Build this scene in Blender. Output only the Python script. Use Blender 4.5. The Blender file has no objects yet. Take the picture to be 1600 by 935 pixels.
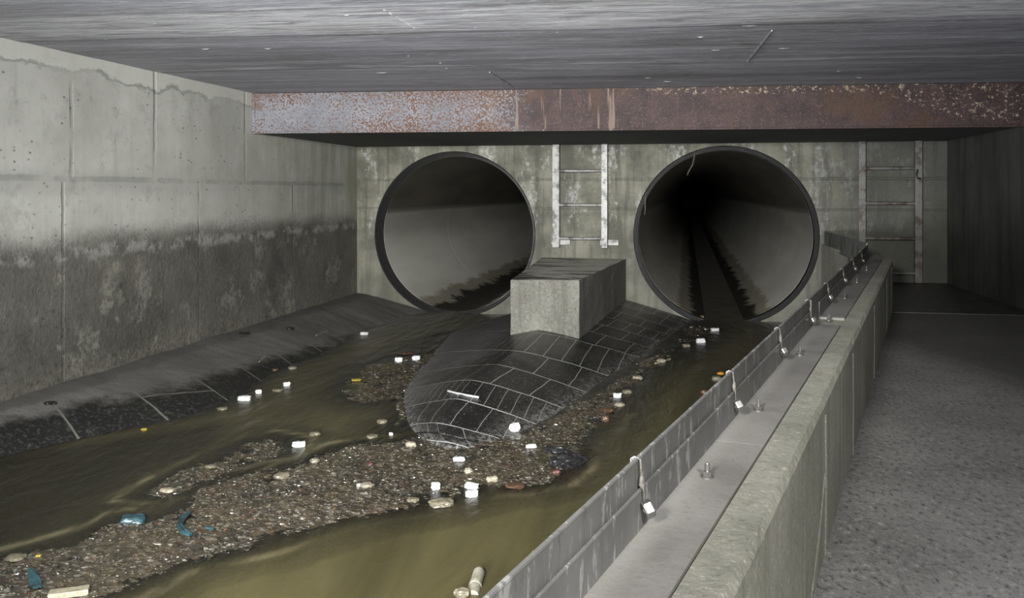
import bpy, bmesh, math, random
import numpy as np
from mathutils import Vector, Matrix, noise
from mathutils.bvhtree import BVHTree
from math import sin, cos, pi, radians, sqrt, atan

random.seed(7)
rng = np.random.default_rng(7)
S = bpy.context.scene
COL = S.collection

# ------------------------------------------------------------------ camera, world, lights, exposure
F_PX, VP_U, HZ, CAM_Z = 1380.0, 1072.0, 300.0, 0.75
TH = atan((VP_U - 800) / F_PX)
s_, c_ = sin(TH), cos(TH)
cd = bpy.data.cameras.new('camera')
cam = bpy.data.objects.new('camera', cd)
COL.objects.link(cam)
cam.location = (0, 0, CAM_Z)
cam.rotation_euler = (pi / 2, 0, TH)
cd.sensor_width = 36
cd.lens = 36 * F_PX / 1600
cd.shift_y = (HZ - 467.5) / 1600
cd.clip_start = 0.02
S.camera = cam

w = bpy.data.worlds.new('world')
S.world = w
w.use_nodes = True
w.node_tree.nodes['Background'].inputs[0].default_value = (0.6, 0.62, 0.6, 1)
w.node_tree.nodes['Background'].inputs[1].default_value = 0.004

def lamp(name, loc, target, power, size, color=(1, 1, 1), kind='AREA', spot=None):
    d = bpy.data.lights.new(name, kind)
    d.energy = power
    d.color = color
    if kind == 'AREA':
        d.shape = 'DISK'
        d.size = size
    else:
        d.shadow_soft_size = size
    if spot:
        d.spot_size = spot[0]
        d.spot_blend = spot[1]
    o = bpy.data.objects.new(name, d)
    COL.objects.link(o)
    o.location = loc
    o.rotation_euler = (Vector(target) - Vector(loc)).to_track_quat('-Z', 'Y').to_euler()
    return o

lamp('hand_torch', (-0.50, -0.6, 1.15), (-1.45, 7.0, 0.15), 1500, 0.15, (1.0, 0.985, 0.93), 'SPOT', (radians(62), 0.9))
lamp('side_fill', (-0.75, 0.2, 0.95), (-3.0, 4.6, 0.75), 540, 0.2, (0.97, 0.99, 1.0), 'SPOT', (radians(100), 1.0))  # unseen fill spot, added to brighten the left wall
lamp('camera_flash', (0.55, -0.3, 1.3), (0.1, 2.4, -0.2), 240, 0.12, (1.0, 0.985, 0.95), 'SPOT', (radians(120), 1.0))
lamp('ceiling_fill', (-0.8, -0.2, 0.30), (0.4, 5.6, 1.40), 1050, 0.2, (0.94, 0.96, 1.0), 'SPOT', (radians(105), 1.0))  # unseen low spot, added to brighten the ceiling

S.view_settings.view_transform = 'Standard'
S.view_settings.look = 'None'
S.view_settings.gamma = 1
S.view_settings.exposure = 0.0
S.view_settings.use_curve_mapping = False

# ------------------------------------------------------------------ geometry helpers
def ray(u, v):
    a, b = (u - 800) / F_PX, (HZ - v) / F_PX
    return Vector((-s_ + a * c_, c_ + a * s_, b))
def PZ(u, v, z):
    r = ray(u, v); t = (z - CAM_Z) / r.z
    return Vector((r.x * t, r.y * t, z))
def PY(u, v, Y):
    r = ray(u, v); t = Y / r.y
    return Vector((r.x * t, Y, CAM_Z + r.z * t))
def depth(p):
    return -s_ * p[0] + c_ * p[1]

XL, XR, YB = -2.994, 2.091, 7.76
Z_CEIL, Z_SOF, Z_WATER = 1.445, 1.165, -0.35

def link_mesh(name, bm, mat=None, parent=None, smooth=False):
    me = bpy.data.meshes.new(name)
    bm.normal_update()
    bm.to_mesh(me); bm.free()
    if smooth:
        for p in me.polygons: p.use_smooth = True
    o = bpy.data.objects.new(name, me)
    COL.objects.link(o)
    if mat: me.materials.append(mat)
    if parent:
        o.parent = parent
    return o
def empty(name, loc=(0, 0, 0), rz=0):
    o = bpy.data.objects.new(name, None)
    COL.objects.link(o)
    o.location = loc; o.rotation_euler = (0, 0, rz)
    o.empty_display_size = 0.05
    return o
def tag(o, label=None, cat=None, group=None, kind=None):
    if label: o['label'] = label
    if cat: o['category'] = cat
    if group: o['group'] = group
    if kind: o['kind'] = kind
    return o
def structure(o, label=None):
    o['kind'] = 'structure'
    if label: o['label'] = label
    return o

def add_box(bm, x0, x1, y0, y1, z0, z1, bevel=0.0, M=None):
    r = bmesh.ops.create_cube(bm, size=1)
    vs = r['verts']
    bmesh.ops.scale(bm, vec=(x1 - x0, y1 - y0, z1 - z0), verts=vs)
    bmesh.ops.translate(bm, vec=((x0 + x1) / 2, (y0 + y1) / 2, (z0 + z1) / 2), verts=vs)
    if bevel:
        es = list({e for v in vs for e in v.link_edges})
        r = bmesh.ops.bevel(bm, geom=es, offset=bevel, segments=2, affect='EDGES', profile=0.6)
        vs = list({v for f in r['faces'] for v in f.verts} | {v for v in vs if v.is_valid})
    if M is not None:
        bmesh.ops.transform(bm, matrix=M, verts=vs)
    return vs
def add_tube(bm, pts, rad, n=8, cap=True):
    """sweep a circle along pts; rad number or list"""
    pts = [Vector(p) for p in pts]
    rads = rad if isinstance(rad, (list, tuple)) else [rad] * len(pts)
    rings = []
    ref = Vector((0.13, 0.21, 0.97)).normalized()
    for i, p in enumerate(pts):
        t = (pts[min(i + 1, len(pts) - 1)] - pts[max(i - 1, 0)]).normalized()
        if abs(t.dot(ref)) > 0.97: ref = Vector((0.9, 0.3, 0.1)).normalized()
        a = t.cross(ref).normalized(); b = t.cross(a).normalized()
        rings.append([bm.verts.new(p + (a * cos(2 * pi * k / n) + b * sin(2 * pi * k / n)) * rads[i]) for k in range(n)])
    for i in range(len(rings) - 1):
        for k in range(n):
            bm.faces.new((rings[i][k], rings[i][(k + 1) % n], rings[i + 1][(k + 1) % n], rings[i + 1][k]))
    if cap:
        bm.faces.new(rings[0][::-1]); bm.faces.new(rings[-1])
def lathe_y(bm, prof, cx, cz, n=96):
    """revolve (r, y) profile round an axis parallel to Y"""
    rings = []
    for r, y in prof:
        rings.append([bm.verts.new((cx + r * sin(2 * pi * k / n), y, cz + r * cos(2 * pi * k / n))) for k in range(n)])
    for i in range(len(rings) - 1):
        for k in range(n):
            bm.faces.new((rings[i][k], rings[i][(k + 1) % n], rings[i + 1][(k + 1) % n], rings[i + 1][k]))

# ------------------------------------------------------------------ node helpers
class NT:
    def __init__(self, name):
        self.m = bpy.data.materials.new(name)
        self.m.use_nodes = True
        self.t = self.m.node_tree
        self.b = self.t.nodes['Principled BSDF']
        self.out = self.t.nodes['Material Output']
        g = self.n('ShaderNodeNewGeometry')
        self.pos = g.outputs['Position']; self.nor = g.outputs['Normal']
    def n(self, t, **kw):
        x = self.t.nodes.new(t)
        for k, v in kw.items(): setattr(x, k, v)
        return x
    def l(self, a, b): self.t.links.new(a, b)
    def val(self, sock, v):
        if hasattr(v, 'is_linked') or isinstance(v, bpy.types.NodeSocket): self.l(v, sock)
        else: sock.default_value = v
    def math(self, op, a, b=0.0, c=0.0, clamp=False):
        x = self.n('ShaderNodeMath', operation=op, use_clamp=clamp)
        self.val(x.inputs[0], a); self.val(x.inputs[1], b); self.val(x.inputs[2], c)
        return x.outputs[0]
    def scale(self, v, sc, rot=(0, 0, 0), loc=(0, 0, 0)):
        x = self.n('ShaderNodeMapping')
        x.inputs['Scale'].default_value = sc; x.inputs['Rotation'].default_value = rot; x.inputs['Location'].default_value = loc
        self.l(v, x.inputs[0]); return x.outputs[0]
    def noise(self, vec, sc, det=6, rough=0.6, dist=0.0):
        x = self.n('ShaderNodeTexNoise')
        x.inputs['Scale'].default_value = sc; x.inputs['Detail'].default_value = det
        x.inputs['Roughness'].default_value = rough; x.inputs['Distortion'].default_value = dist
        self.l(vec, x.inputs['Vector']); return x.outputs['Fac']
    def voro(self, vec, sc, out='Distance', feature='F1', rand=1.0):
        x = self.n('ShaderNodeTexVoronoi', feature=feature)
        x.inputs['Scale'].default_value = sc; x.inputs['Randomness'].default_value = rand
        self.l(vec, x.inputs['Vector']); return x.outputs[out]
    def ramp(self, f, stops, mode='LINEAR'):
        x = self.n('ShaderNodeValToRGB')
        x.color_ramp.interpolation = mode
        e = x.color_ramp.elements
        while len(e) < len(stops): e.new(0.5)
        for el, (p, c) in zip(e, stops):
            el.position = p
            el.color = (c, c, c, 1) if isinstance(c, (int, float)) else tuple(c) + (1,)
        self.l(f, x.inputs[0]); return x.outputs[0]
    def step(self, f, a, b):
        x = self.n('ShaderNodeMapRange', interpolation_type='SMOOTHSTEP')
        x.inputs[1].default_value = a; x.inputs[2].default_value = b
        x.inputs[3].default_value = 0; x.inputs[4].default_value = 1
        if a > b:
            x.inputs[1].default_value = b; x.inputs[2].default_value = a
            x.inputs[3].default_value = 1; x.inputs[4].default_value = 0
        self.val(x.inputs[0], f); return x.outputs[0]
    def mix(self, f, a, b, mode='MIX'):
        x = self.n('ShaderNodeMix', data_type='RGBA', blend_type=mode)
        self.val(x.inputs[0], f)
        for i, v in ((6, a), (7, b)):
            if isinstance(v, tuple): x.inputs[i].default_value = v + (1,) if len(v) == 3 else v
            else: self.l(v, x.inputs[i])
        return x.outputs[2]
    def xyz(self, v):
        x = self.n('ShaderNodeSeparateXYZ'); self.l(v, x.inputs[0]); return x.outputs
    def band(self, x, c, wd, soft=0.004):
        """1 within wd of c"""
        d = self.math('ABSOLUTE', self.math('SUBTRACT', x, c))
        return self.step(d, wd + soft, wd)
    def bump(self, h, strength=0.4, dist=0.01, prev=None):
        x = self.n('ShaderNodeBump')
        x.inputs['Strength'].default_value = strength; x.inputs['Distance'].default_value = dist
        self.l(h, x.inputs['Height'])
        if prev is not None: self.l(prev, x.inputs['Normal'])
        return x.outputs[0]
    def done(self, col=None, rough=0.7, nrm=None, metal=None, spec=None):
        if col is not None: self.val(self.b.inputs['Base Color'], col + (1,) if isinstance(col, tuple) else col)
        self.val(self.b.inputs['Roughness'], rough)
        if nrm is not None: self.l(nrm, self.b.inputs['Normal'])
        if metal is not None: self.val(self.b.inputs['Metallic'], metal)
        if spec is not None: self.val(self.b.inputs['Specular IOR Level'], spec)
        return self.m

def g(v): return (v, v, v)

# ------------------------------------------------------------------ materials
def mat_wall_left():
    t = NT('stained_concrete_left'); P = t.pos; X, Y, Z = t.xyz(P)
    big = t.noise(P, 1.6, 6, 0.62); fine = t.noise(P, 22, 6, 0.7)
    streak = t.noise(t.scale(P, (6, 6, 0.5)), 2.0, 5, 0.6)
    base = t.mix(t.ramp(big, [(0.3, 0.0), (0.7, 1.0)]), (0.25, 0.25, 0.225), (0.39, 0.39, 0.36))
    base = t.mix(t.math('MULTIPLY', t.step(streak, 0.5, 0.75), 0.35), base, (0.20, 0.195, 0.165))
    base = t.mix(t.math('MULTIPLY', t.step(fine, 0.60, 0.72), 0.35), base, (0.13, 0.13, 0.115))
    sp0 = t.voro(t.scale(P, (1, 1.0, 1.6), (0.5, 0, 0)), 16, 'Distance')
    base = t.mix(t.math('MULTIPLY', t.step(sp0, 0.17, 0.09), t.step(t.noise(P, 3.1, 4), 0.42, 0.6)), base, (0.10, 0.095, 0.08))
    base = t.mix(t.math('MULTIPLY', t.step(t.noise(P, 5.5, 9, 0.8), 0.52, 0.66), 0.4), base, (0.17, 0.17, 0.155))
    yg = t.math('MULTIPLY', t.step(Y, 5.0, 7.2), t.step(t.noise(t.scale(P, (3, 5, 0.5)), 1.7, 6, 0.7), 0.35, 0.6))
    base = t.mix(t.math('MULTIPLY', yg, 0.6), base, (0.17, 0.165, 0.11))
    # pour joints and form-tie joints
    wob = t.math('MULTIPLY', t.math('SUBTRACT', t.noise(P, 5, 4), 0.5), 0.025)
    zz = t.math('ADD', Z, wob); yy = t.math('ADD', Y, wob)
    j = t.band(zz, 0.815, 0.006, 0.012)
    up = t.step(Z, 0.80, 0.815)
    for y0 in (3.88, 4.58, 5.64):
        j = t.math('MAXIMUM', j, t.math('MULTIPLY', t.band(yy, y0, 0.006, 0.012), up))
    dn = t.math('SUBTRACT', 1.0, up)
    for y0 in (3.82, 5.05, 6.4):
        j = t.math('MAXIMUM', j, t.math('MULTIPLY', t.band(yy, y0, 0.005, 0.01), dn))
    jn = t.math('MULTIPLY', j, t.step(t.noise(P, 3.2, 3), 0.32, 0.55))
    base = t.mix(t.math('MULTIPLY', jn, 0.4), base, (0.11, 0.11, 0.095))
    halo = t.math('MULTIPLY', t.band(zz, 0.80, 0.0, 0.10), t.step(big, 0.40, 0.6))
    base = t.mix(t.math('MULTIPLY', halo, 0.4), base, (0.15, 0.15, 0.14))
    # cement wash under the ceiling
    edge = t.math('ADD', Z, t.math('MULTIPLY', t.math('SUBTRACT', t.noise(t.scale(P, (1, 1.6, 3)), 2.2, 6, 0.65), 0.5), 0.22))
    base = t.mix(t.math('MULTIPLY', t.step(edge, 1.365, 1.375), 0.55), base, (0.42, 0.42, 0.38))
    base = t.mix(t.math('MULTIPLY', t.math('MULTIPLY', t.band(edge, 1.355, 0.002, 0.014), t.step(big, 0.38, 0.55)), 0.55), base, (0.10, 0.10, 0.09))
    # grimy tide mark with sharp speckled edge
    n1 = t.noise(t.scale(P, (1, 1, 2)), 2.4, 8, 0.72); n2 = t.noise(P, 30, 4, 0.7)
    zt = t.math('ADD', Z, t.math('MULTIPLY', t.math('SUBTRACT', n1, 0.5), 0.14))
    zt = t.math('ADD', zt, t.math('MULTIPLY', t.math('SUBTRACT', n2, 0.5), 0.05))
    grime = t.step(zt, 0.60, 0.44)
    blot = t.noise(P, 1.9, 10, 0.78); sp = t.noise(P, 38, 4, 0.75)
    gcol = t.mix(t.step(blot, 0.30, 0.66), (0.045, 0.043, 0.036), (0.105, 0.10, 0.085))
    gcol = t.mix(t.math('MULTIPLY', t.step(t.noise(P, 2.6, 7, 0.72), 0.52, 0.62), t.math('ADD', 0.15, t.math('MULTIPLY', t.step(t.noise(P, 24, 6, 0.8), 0.44, 0.54), 0.7))), gcol, (0.19, 0.185, 0.155))
    gcol = t.mix(t.math('MULTIPLY', t.step(sp, 0.6, 0.7), 0.6), gcol, (0.20, 0.19, 0.165))
    gcol = t.mix(t.math('MULTIPLY', t.step(sp, 0.42, 0.34), 0.6), gcol, (0.015, 0.015, 0.012))
    line = t.math('MULTIPLY', t.band(zt, 0.44, 0.008, 0.04), t.step(t.noise(P, 8, 6, 0.7), 0.45, 0.56))
    gcol = t.mix(t.math('MULTIPLY', line, 0.8), gcol, (0.24, 0.24, 0.22))
    gcol = t.mix(t.math('MULTIPLY', t.step(t.math('ADD', Z, t.math('MULTIPLY', n1, 0.18)), 0.06, -0.08), t.math('MULTIPLY', t.step(sp, 0.4, 0.6), 0.25)), gcol, (0.22, 0.205, 0.15))
    col = t.mix(grime, base, gcol)
    h = t.math('ADD', t.math('MULTIPLY', fine, 0.5), t.math('MULTIPLY', jn, -1.6))
    h2 = t.math('MULTIPLY', t.math('MULTIPLY', t.noise(P, 40, 6, 0.75), grime), 1.0)
    nr = t.bump(h2, 0.9, 0.012, t.bump(h, 0.35, 0.008))
    return t.done(col, t.math('SUBTRACT', 0.8, t.math('MULTIPLY', grime, 0.22)), nr)

def mat_wall_back():
    t = NT('weathered_concrete_back'); P = t.pos; X, Y, Z = t.xyz(P)
    big = t.noise(P, 2.2, 7, 0.65); fine = t.noise(P, 28, 6, 0.72)
    streak = t.noise(t.scale(P, (7, 7, 0.45)), 1.6, 6, 0.65)
    base = t.mix(t.step(big, 0.32, 0.68), (0.07, 0.069, 0.05), (0.235, 0.23, 0.18))
    base = t.mix(t.math('MULTIPLY', t.step(streak, 0.46, 0.62), 0.7), base, (0.06, 0.06, 0.046))
    eff = t.math('MULTIPLY', t.step(t.noise(t.scale(P, (2.2, 2, 1)), 2.4, 10, 0.8), 0.52, 0.60), t.step(Z, 0.2, 0.5))
    base = t.mix(t.math('MULTIPLY', eff, t.math('ADD', 0.15, t.math('MULTIPLY', t.step(t.noise(P, 20, 6, 0.8), 0.45, 0.55), 0.6))), base, (0.42, 0.42, 0.40))
    base = t.mix(t.math('MULTIPLY', t.step(fine, 0.58, 0.70), 0.5), base, (0.055, 0.055, 0.045))
    zz = t.math('ADD', Z, t.math('MULTIPLY', t.math('SUBTRACT', t.noise(P, 4, 4), 0.5), 0.03))
    j = t.math('MAXIMUM', t.band(zz, 0.86, 0.004, 0.012), t.band(zz, 0.60, 0.003, 0.01))
    base = t.mix(t.math('MULTIPLY', t.math('MULTIPLY', j, t.step(big, 0.4, 0.6)), 0.45), base, (0.06, 0.06, 0.05))
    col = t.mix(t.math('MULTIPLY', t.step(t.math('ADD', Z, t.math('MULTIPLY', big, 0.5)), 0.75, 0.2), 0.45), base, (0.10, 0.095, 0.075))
    col = t.mix(t.math('MULTIPLY', t.step(X, 0.7, 1.5), 0.75), col, (0.05, 0.052, 0.044))  # right end darkened in the colour, standing in for light falloff
    nr = t.bump(t.math('SUBTRACT', fine, t.math('MULTIPLY', j, 1.2)), 0.5, 0.01)
    return t.done(col, t.math('ADD', 0.5, t.math('MULTIPLY', fine, 0.35)), nr)

def mat_wall_right():
    t = NT('dark_concrete_right'); P = t.pos; X, Y, Z = t.xyz(P)  # dark base tone overall, with darker vertical streaks
    big = t.noise(P, 2.0, 7, 0.65); fine = t.noise(P, 28, 6, 0.72)
    streak = t.noise(t.scale(P, (5, 5, 0.35)), 1.8, 6, 0.65)
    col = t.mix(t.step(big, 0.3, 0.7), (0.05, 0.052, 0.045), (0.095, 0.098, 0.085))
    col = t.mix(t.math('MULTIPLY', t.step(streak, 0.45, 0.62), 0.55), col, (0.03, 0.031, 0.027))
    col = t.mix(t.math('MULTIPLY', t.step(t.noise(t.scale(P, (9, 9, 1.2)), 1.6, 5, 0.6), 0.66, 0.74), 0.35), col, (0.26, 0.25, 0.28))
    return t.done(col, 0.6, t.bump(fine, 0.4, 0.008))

BEAM_A, BEAM_B = Vector((XL, 5.74, 0)), Vector((XR, 6.09, 0))
BDIR = (BEAM_B - BEAM_A).normalized()
BANG = math.atan2(BDIR.y, BDIR.x)
def mat_ceiling():
    t = NT('ceiling_concrete'); P = t.scale(t.pos, (1, 1, 1), (0, 0, -BANG)); X, Y, Z = t.xyz(P)
    st = t.noise(t.scale(P, (0.28, 3.0, 1)), 1.5, 8, 0.62, 0.6)
    st2 = t.noise(t.scale(P, (1.2, 9.0, 1)), 2.2, 7, 0.7, 0.8)
    fine = t.noise(t.scale(P, (0.6, 1.6, 1)), 34, 5, 0.65)
    col = t.mix(t.step(st, 0.3, 0.7), (0.16, 0.16, 0.178), (0.31, 0.31, 0.34))
    col = t.mix(t.math('MULTIPLY', t.step(st2, 0.5, 0.72), 0.55), col, (0.50, 0.505, 0.52))
    col = t.mix(t.math('MULTIPLY', t.step(t.noise(t.scale(P, (0.8, 1.8, 1)), 1.3, 8, 0.75), 0.50, 0.66), 0.6), col, (0.13, 0.13, 0.115))
    yb = -sin(BANG) * BEAM_A.x + cos(BANG) * BEAM_A.y
    # pale laitance along two board joints
    wob = t.math('MULTIPLY', t.math('SUBTRACT', t.noise(t.scale(P, (0.5, 1, 1)), 1.7, 4), 0.5), 0.2)
    yy = t.math('ADD', Y, wob)
    sm = t.math('MULTIPLY', t.band(yy, yb - 2.48, 0.14, 0.22), t.step(st2, 0.36, 0.58))
    col = t.mix(t.math('MULTIPLY', sm, 0.55), col, (0.6, 0.6, 0.6))
    sm = t.math('MULTIPLY', t.band(yy, yb - 1.19, 0.015, 0.07), t.step(st2, 0.4, 0.6))
    col = t.mix(t.math('MULTIPLY', sm, 0.6), col, (0.48, 0.48, 0.49))
    wb2 = t.math('MULTIPLY', t.math('SUBTRACT', t.noise(t.scale(P, (1, 0.3, 1)), 2.5, 7, 0.7), 0.5), 0.07)
    y2 = t.math('ADD', Y, wb2)
    for off, st_ in ((-2.20, 0.75), (-1.13, 0.75), (-0.6, 0.25), (-2.75, 0.4)):
        col = t.mix(t.math('MULTIPLY', t.math('MULTIPLY', t.band(y2, yb + off, 0.004, 0.012), t.step(st2, 0.25, 0.5)), st_), col, (0.04, 0.04, 0.042))
    col = t.mix(t.math('MULTIPLY', t.step(fine, 0.58, 0.70), 0.45), col, (0.10, 0.10, 0.10))
    col = t.mix(t.math('MULTIPLY', t.step(fine, 0.42, 0.32), 0.4), col, (0.55, 0.55, 0.58))
    h = t.math('ADD', st2, t.math('MULTIPLY', fine, 0.45))
    return t.done(col, t.math('ADD', 0.36, t.math('MULTIPLY', st2, 0.3)), t.bump(h, 0.9, 0.02), spec=0.5)

def mat_rust():
    t = NT('rusted_painted_steel'); P = t.pos; X, Y, Z = t.xyz(P)
    big = t.noise(t.scale(P, (1, 1, 1.6)), 2.0, 6, 0.65); fine = t.noise(P, 85, 4, 0.75); mid = t.noise(P, 9, 8, 0.7)
    streak = t.noise(t.scale(P, (16, 16, 0.9)), 1.2, 4, 0.6)
    rust = t.mix(t.step(mid, 0.3, 0.7), (0.014, 0.007, 0.007), (0.052, 0.027, 0.026))
    rust = t.mix(t.math('MULTIPLY', t.step(fine, 0.54, 0.64), 0.75), rust, (0.115, 0.067, 0.06))
    rust = t.mix(t.math('MULTIPLY', t.step(t.noise(t.scale(P, (2, 2, 1.2)), 1.8, 6, 0.65), 0.50, 0.66), 0.6), rust, (0.070, 0.032, 0.014))
    rust = t.mix(t.math('MULTIPLY', t.step(fine, 0.46, 0.36), 0.7), rust, (0.022, 0.014, 0.012))
    rust = t.mix(t.math('MULTIPLY', t.step(t.noise(P, 2.6, 7, 0.7), 0.55, 0.64), 0.75), rust, (0.026, 0.016, 0.016))
    rust = t.mix(t.math('MULTIPLY', t.step(streak, 0.60, 0.66), t.math('MULTIPLY', t.step(X, 0.5, -0.4), 0.5)), rust, (0.26, 0.19, 0.14))
    paint = t.mix(t.step(big, 0.35, 0.65), (0.125, 0.129, 0.15), (0.20, 0.204, 0.232))
    # flaking: rust specks in paint, more to the right
    dens = t.math('ADD', t.math('MULTIPLY', t.step(X, -3.0, -1.3), 0.07), t.math('MULTIPLY', t.math('SUBTRACT', big, 0.5), 0.35))
    ed = t.math('MULTIPLY', t.math('ABSOLUTE', t.math('SUBTRACT', Z, 1.30)), 0.45)
    f2 = t.math('ADD', t.math('ADD', fine, dens), ed)
    paint = t.mix(t.step(f2, 0.575, 0.60), paint, (0.085, 0.036, 0.014))
    paint = t.mix(t.math('MULTIPLY', t.step(t.noise(t.scale(P, (1, 1, 2.5)), 3.2, 6, 0.7), 0.57, 0.68), 0.6), paint, (0.11, 0.056, 0.032))
    xx = t.math('ADD', X, t.math('MULTIPLY', t.math('SUBTRACT', t.noise(t.scale(P, (1, 1, 2.5)), 2.6, 8, 0.75), 0.5), 1.2))
    xx = t.math('ADD', xx, t.math('MULTIPLY', t.math('SUBTRACT', fine, 0.5), 1.0))
    col = t.mix(t.step(xx, -1.30, -1.05), paint, rust)
    fl = t.math('MULTIPLY', t.step(t.noise(t.scale(P, (1, 1, 1.2)), 34, 6, 0.8), 0.565, 0.60), t.step(t.math('ADD', Z, t.math('MULTIPLY', t.step(X, 1.1, 1.9), 0.2)), 1.38, 1.41))
    col = t.mix(t.math('MULTIPLY', t.math('MULTIPLY', fl, t.step(X, -0.6, 0.2)), 0.85), col, (0.42, 0.34, 0.24))
    return t.done(col, 0.62, t.bump(t.math('ADD', fine, t.math('MULTIPLY', mid, 0.6)), 0.7, 0.006))

def mat_concrete(name, c1, c2, rough=0.8, grain=30, bump=0.4, dark=0.4, streaks=0.0, tint=None, aniso=(1, 1, 1)):
    t = NT(name); P = t.pos
    big = t.noise(P, 2.3, 7, 0.65); fine = t.noise(t.scale(P, aniso), grain, 6, 0.75)
    col = t.mix(t.step(big, 0.3, 0.7), c1, c2)
    col = t.mix(t.math('MULTIPLY', t.step(fine, 0.54, 0.70), dark), col, tuple(x * 0.28 for x in c1))
    col = t.mix(t.math('MULTIPLY', t.step(fine, 0.44, 0.34), dark), col, tuple(min(1, x * 1.7) for x in c2))
    if streaks:
        sk = t.noise(t.scale(P, (9, 9, 0.4)), 1.8, 6, 0.65)
        col = t.mix(t.math('MULTIPLY', t.step(sk, 0.46, 0.66), streaks), col, tint or tuple(x * 0.45 for x in c1))
    return t.done(col, rough, t.bump(fine, bump, 0.01))

def mat_block():
    t = NT('pier_concrete'); P = t.pos; X, Y, Z = t.xyz(P); NZ = t.xyz(t.nor)[2]
    big = t.noise(P, 3, 7, 0.65); fine = t.noise(P, 55, 5, 0.75)
    sk = t.noise(t.scale(P, (8, 8, 0.4)), 1.9, 5, 0.6)
    col = t.mix(t.step(big, 0.3, 0.7), (0.105, 0.102, 0.085), (0.175, 0.172, 0.148))
    col = t.mix(t.math('MULTIPLY', t.step(fine, 0.52, 0.66), 0.6), col, (0.04, 0.04, 0.032))
    col = t.mix(t.math('MULTIPLY', t.step(fine, 0.44, 0.36), 0.6), col, (0.26, 0.255, 0.22))
    col = t.mix(t.math('MULTIPLY', t.step(sk, 0.46, 0.62), 0.5), col, (0.065, 0.062, 0.048))
    topn = t.noise(t.scale(P, (0.9, 2.6, 1), (0, 0, 0.3)), 2.6, 8, 0.7)
    tc = t.mix(t.step(topn, 0.42, 0.50), (0.014, 0.014, 0.012), (0.45, 0.44, 0.39))
    top = t.step(NZ, 0.6, 0.8)
    col = t.mix(top, col, tc)
    rg = t.math('SUBTRACT', 0.82, t.math('MULTIPLY', top, 0.4))
    return t.done(col, rg, t.bump(fine, 0.5, 0.008))

def mat_apron():
    t = NT('wet_stone_paving'); P = t.pos
    uv = t.n('ShaderNodeUVMap', uv_map='UVMap').outputs[0]
    U, V, _ = t.xyz(uv)
    br = t.n('ShaderNodeTexBrick', offset=0.5, squash=0.55, squash_frequency=3)
    wv = t.n('ShaderNodeVectorMath', operation='ADD')
    t.l(uv, wv.inputs[0])
    dn = t.n('ShaderNodeTexNoise'); dn.inputs['Scale'].default_value = 3.0; t.l(P, dn.inputs['Vector'])
    sc = t.n('ShaderNodeVectorMath', operation='SCALE'); t.l(dn.outputs['Color'], sc.inputs[0]); sc.inputs['Scale'].default_value = 0.012
    t.l(sc.outputs[0], wv.inputs[1])
    t.l(wv.outputs[0], br.inputs['Vector'])
    br.inputs['Scale'].default_value = 1.0
    br.inputs['Brick Width'].default_value = 0.20
    br.inputs['Row Height'].default_value = 1.0
    br.inputs['Mortar Size'].default_value = 0.0032
    br.inputs['Mortar Smooth'].default_value = 0.25
    m0 = br.outputs['Fac']
    # the row joints: V integer lines (the brick mortar is scaled by the narrow side, so draw rows apart)
    fr = t.math('FRACT', t.xyz(wv.outputs[0])[1])
    dr = t.math('MINIMUM', fr, t.math('SUBTRACT', 1.0, fr))
    mort = t.math('MAXIMUM', m0, t.step(dr, 0.017, 0.010))
    fine = t.noise(P, 60, 4, 0.75); big = t.noise(P, 3.0, 7, 0.7)
    cell = br.outputs['Color']; br.inputs['Color1'].default_value = (0, 0, 0, 1); br.inputs['Color2'].default_value = (1, 1, 1, 1)
    stone = t.mix(t.step(big, 0.35, 0.65), (0.006, 0.006, 0.006), (0.022, 0.021, 0.02))
    stone = t.mix(t.math('MULTIPLY', t.step(t.noise(P, 80, 3, 0.8), 0.62, 0.67), 0.85), stone, (0.22, 0.22, 0.21))
    # grey silt on the left flank and along the water line
    n = t.noise(P, 4.5, 8, 0.75)
    silt = t.step(t.math('ADD', t.math('MULTIPLY', U, -1.0), t.math('MULTIPLY', t.math('SUBTRACT', n, 0.5), 1.5)), 0.12, 0.85)
    silt = t.math('MULTIPLY', silt, t.math('SUBTRACT', 1.0, t.math('MULTIPLY', t.step(V, 9.0, 10.6), 0.75)))
    rim = t.math('MULTIPLY', t.step(t.math('ADD', t.xyz(P)[2], t.math('MULTIPLY', n, 0.08)), -0.255, -0.33), t.step(t.noise(P, 48, 5, 0.75), 0.42, 0.58))
    sn = t.step(t.noise(P, 26, 6, 0.8), 0.36, 0.6)
    col = t.mix(t.math('MULTIPLY', silt, t.math('ADD', 0.28, t.math('MULTIPLY', sn, 0.5))), stone, (0.088, 0.085, 0.078))
    mo = t.math('MULTIPLY', mort, t.step(t.noise(P, 9, 5, 0.7), 0.2, 0.45))
    mo = t.math('MULTIPLY', mo, t.math('SUBTRACT', 1.0, t.math('MULTIPLY', silt, 0.55)))
    col = t.mix(mo, col, (0.25, 0.25, 0.23))
    col = t.mix(t.math('MULTIPLY', rim, 0.75), col, (0.20, 0.195, 0.18))
    wet = t.math('ADD', 0.26, t.math('MULTIPLY', t.math('MAXIMUM', silt, rim), 0.4))
    h = t.math('ADD', t.math('MULTIPLY', mort, -0.9), t.math('MULTIPLY', fine, 0.6))
    return t.done(col, wet, t.bump(h, 0.8, 0.010), spec=0.5)

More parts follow.
